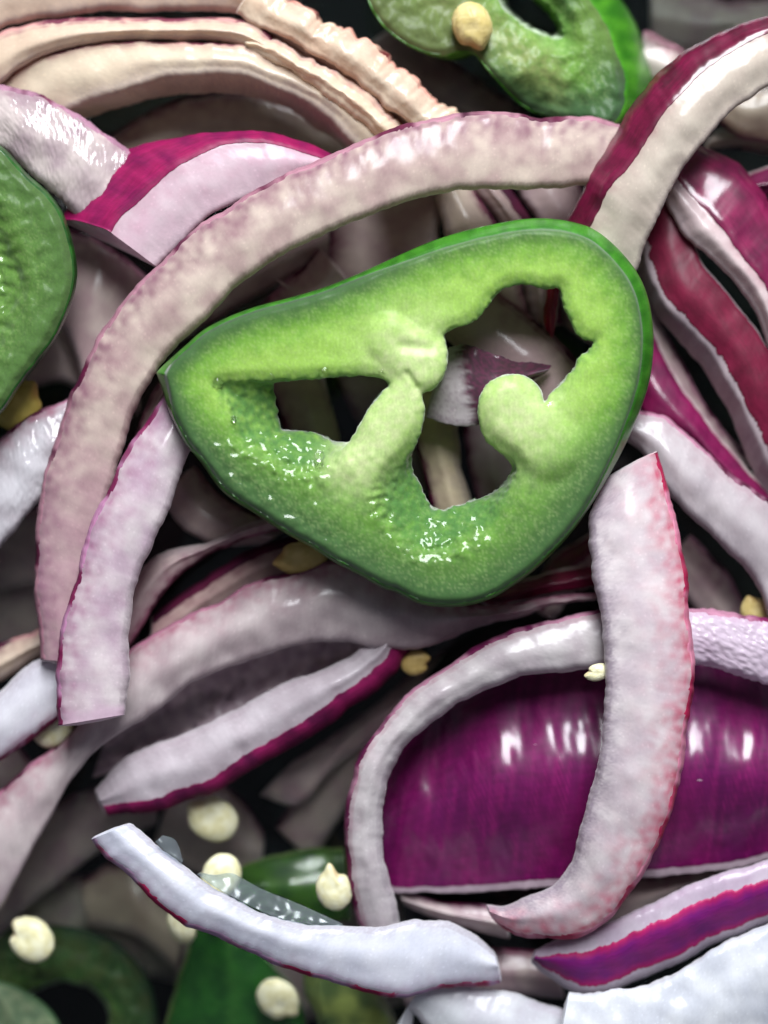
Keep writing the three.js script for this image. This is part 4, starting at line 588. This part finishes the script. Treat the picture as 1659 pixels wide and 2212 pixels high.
pepperSlice({
  name: 'pepper_slice', label: 'murky green pepper slice deep in the lower left corner', category: 'pepper slice', group: 'slices of green pepper',
  outline: [[-120, 2060], [0, 2010], [120, 2000], [240, 2030], [310, 2100], [335, 2190], [330, 2300], [200, 2360], [0, 2360], [-120, 2300]],
  holes: [{ top: [[60, 2140], [140, 2110], [220, 2140], [240, 2210], [200, 2260], [120, 2260], [70, 2210]] }], h: -130, T: 110, bulge: 10, cell: 6, edge: 9, inset: () => 2,
  relief: (x, y, so, hd) => 6 * N2(x / 40, y / 40) - 8 * smooth(-16, 0, so) - 18 * smooth(40, 0, hd), hMax: 40, rim: 24,
  colour: (x, y, w, d, hd) => mix(greens(d * 0.7, hd, x, y, 0, 0.8), C('#6a6a1c'), 0.35 * clamp(0.5 + N2(x / 60, y / 60))), skinColour: () => C('#123a18'),
});
pepperSlice({
  name: 'pepper_slice', label: 'pale jade end of a pepper slice in the bottom left corner', category: 'pepper slice', group: 'slices of green pepper',
  outline: [[-140, 2160], [-60, 2120], [20, 2128], [80, 2160], [118, 2200], [135, 2260], [120, 2340], [0, 2380], [-140, 2360]],
  holes: [{ top: [[-120, 2200], [-60, 2170], [-5, 2200], [10, 2260], [-20, 2320], [-120, 2320]] }], h: -50, T: 110, bulge: 8, cell: 5, edge: 3, inset: () => 2,
  relief: (x, y, so, hd) => 4 * N2(x / 40, y / 40) - 10 * smooth(-16, 0, so) - 18 * smooth(40, 0, hd), hMax: 40, rim: 24,
  colour: (x, y, w, d, hd) => mix(C('#8fae86'), C('#b8cba0'), clamp(0.5 + N2(x / 40, y / 40))), skinColour: () => C('#5d8a5c'),
});

// ---------------------------------------------------------------- a curl of skin in the pepper's middle, a chip of onion
strip({ name: 'onion_curl', category: 'onion curl', group: '', label: 'small curled white and purple onion scrap showing through the middle of the pepper ring', O: [[970, 752], [1010, 748], [1045, 760], [1100, 778], [1150, 786], [1188, 790]], I: [[920, 905], [960, 918], [1010, 924], [1050, 915], [1110, 850], [1170, 812]], hO: [250, 285, 300, 270, 240], hI: [240, 260, 260, 250, 240], T: 14, step: 3, bulge: 16, rough: 1.2, skin: false,
  pal: { base: '#e6dce0', dim: '#b9a9b2', pinkAmt: 0 }, tint: (c, q) => { const e = q.u + 0.35 * (q.v - 760) * -0.6 + 10 * N2(q.v / 14, 3) + 5 * N2(q.v / 5, 8); return mix(mix(c, C('#6d1558'), 0.25 * clamp(N2(q.v / 4, q.u / 40) * 1.5)), mix(C('#46052e'), C('#680f44'), clamp(0.5 + N2(q.u / 20, q.v / 8))), smooth(978, 1006, e)); } });
strip({ name: 'onion_chip', category: 'onion chip', group: '', label: 'tiny white onion chip in the dark gap above the pepper ring', O: [[596, 604], [612, 612], [628, 622]], I: [[598, 606], [608, 622], [626, 626]], h: 130, T: 12, r: 3, step: 2, bulge: 2, skin: false, rough: 0.5 });

// ---------------------------------------------------------------- seeds
function seedShape(salt, notch, beak) {
  const g = new THREE.SphereGeometry(1, 56, 40), p = g.attributes.position, col = new Float32Array(p.count * 3);
  for (let i = 0; i < p.count; i++) {
    const x = p.getX(i), z = p.getY(i), y = p.getZ(i), rho = Math.hypot(x, y), a = Math.atan2(y, x), da = (t) => Math.atan2(Math.sin(a - t), Math.cos(a - t));
    const s = 1 + (beak * Math.exp(-((da(0) / 0.2) ** 2)) - notch * Math.exp(-((da(0.5) / 0.26) ** 2)) + 0.05 * Math.cos(2 * a)) * smooth(0.2, 0.9, rho) + 0.03 * N3(x * 2, y * 2, z * 2 + salt);
    const flat = 0.52 * z, dimple = 1 - 0.18 * Math.exp(-(((x - 0.25) ** 2 + (y - 0.1) ** 2) / 0.12));
    const w = 1 + 0.02 * N3(x * 6, y * 6, z * 6 + salt);
    p.setXYZ(i, x * s * w, flat * dimple * w, y * s * w);
    const c = mix(mix(C('#e9e6c4'), C('#d6cf9a'), clamp(0.4 + 0.6 * N3(x * 2, y * 2, z * 2 + salt))), C('#c79a62'), 0.5 * Math.exp(-((da(0.3) / 0.35) ** 2)) * smooth(0.6, 1, rho)); col.set(c, 3 * i);
  }
  g.setAttribute('color', new THREE.BufferAttribute(col, 3)); g.computeVertexNormals(); return g;
}
const seedShapes = [seedShape(1, 0.12, 0.13), seedShape(7, 0.26, 0.10), seedShape(13, 0.2, 0.34)];
const seedMats = ['#ffffff', '#f2e0b4', '#efd39c', '#d8c670'].map((c) => { const m = M.seed.clone(); m.color = new THREE.Color(c); return m; });
function pepperSeed(u, v, h, r, turn, label, o = {}) {
  const m = new THREE.Mesh(seedShapes[o.shape ?? 0], seedMats[o.tone ?? 0]); m.name = numbered('pepper_seed'); m.castShadow = m.receiveShadow = true;
  m.position.set(...place(u, v, h)); m.scale.set(r * U, r * U * (o.flat ?? 1), r * U * (o.wide ?? 0.92)); m.rotation.set(o.tiltX ?? 0.15, turn, o.tiltZ ?? 0.1); scene.add(m);
  tag(m, label, 'pepper seed', 'pepper seeds');
}
pepperSeed(460, 1770, 60, 57, 2.55, 'plump cream seed with a brownish tip under the forked onion piece', { shape: 0, wide: 0.95 });
pepperSeed(478, 1892, 120, 50, -2.0, 'cream seed half hidden behind the film of the bluish onion strip', { shape: 0 });
pepperSeed(722, 1922, 190, 47, 1.75, 'white seed with a hooked tail beside the white ring strip', { shape: 2, wide: 0.9 });
pepperSeed(68, 2030, 60, 54, -2.3, 'white kidney-shaped seed at the lower left edge', { shape: 1, wide: 0.95, tiltX: Math.PI + 0.15 });
pepperSeed(392, 2000, 60, 44, 1.9, 'pale seed peeping out under the crimson edge of the bluish strip', { shape: 1, wide: 0.75 });
pepperSeed(600, 2158, 20, 50, -0.7, 'greenish-white seed resting on the leaf-green pepper piece', { shape: 0, wide: 0.95 });
pepperSeed(118, 1572, 120, 52, 0.6, 'cream seed under the square end of the pale lilac strip', { shape: 0, tone: 0 });
pepperSeed(38, 876, 170, 58, 0.9, 'mustard yellow seed in the shade under the left pepper slice', { shape: 0, tone: 3 });
pepperSeed(652, 1205, 190, 56, 3.3, 'golden seed half covered by the lower left rim of the pepper ring', { shape: 0, tone: 2, wide: 0.7 });
pepperSeed(898, 1432, 150, 32, 0.4, 'small tan seed right of the fork of the large onion piece', { shape: 1, tone: 2 });
pepperSeed(1292, 1452, 330, 28, 3.4, 'little white bean-shaped seed by the thick onion strip over the purple piece', { shape: 1, wide: 0.7 });
pepperSeed(1630, 1322, 140, 36, 2.0, 'tan seed at the right edge under the greyish-white arc', { shape: 0, tone: 1 });
pepperSeed(1020, 55, 210, 50, -1.2, 'peach-coloured seed on the tilted pepper slice at the top', { shape: 0, tone: 1, flat: 1.5 });

// ---------------------------------------------------------------- drops and bubbles
function drop(name, u, v, h, ru, rv, rh, label, cat, group, turn = 0, salt = 0) {
  const g = new THREE.SphereGeometry(1, 40, 28), p = g.attributes.position;
  for (let i = 0; i < p.count; i++) { const x = p.getX(i), y = p.getY(i), z = p.getZ(i), w = 1 + (salt ? 0.22 * N2(Math.atan2(z, x) * 1.2 + salt, salt) : 0); p.setXYZ(i, x * ru * U * w, y * rh * U, z * rv * U * w); }
  g.computeVertexNormals(); const m = new THREE.Mesh(g, M.drop); m.name = numbered(name); m.position.set(...place(u, v, h)); m.rotation.y = turn; m.castShadow = true; scene.add(m); tag(m, label, cat, group);
}
for (const [u, v, r, what] of [[700, 803, 13, 'bubble on the upper rim of the left pepper hole, near its middle'], [825, 805, 9, 'bubble at the right end of the upper rim of the left pepper hole'], [470, 826, 12, 'bubble at the left corner of the left pepper hole'], [585, 812, 8, 'small bubble left on the upper rim of the left pepper hole'], [690, 985, 11, 'bubble on the lower rim of the left pepper hole'], [505, 905, 7, 'tiny bubble on the left wall of the left pepper hole']]) drop('water_bubble', u, v, 402, r, r, r * 0.8, what, 'water bubble', 'water bubbles on the pepper ring');

renderer.render(scene, camera);
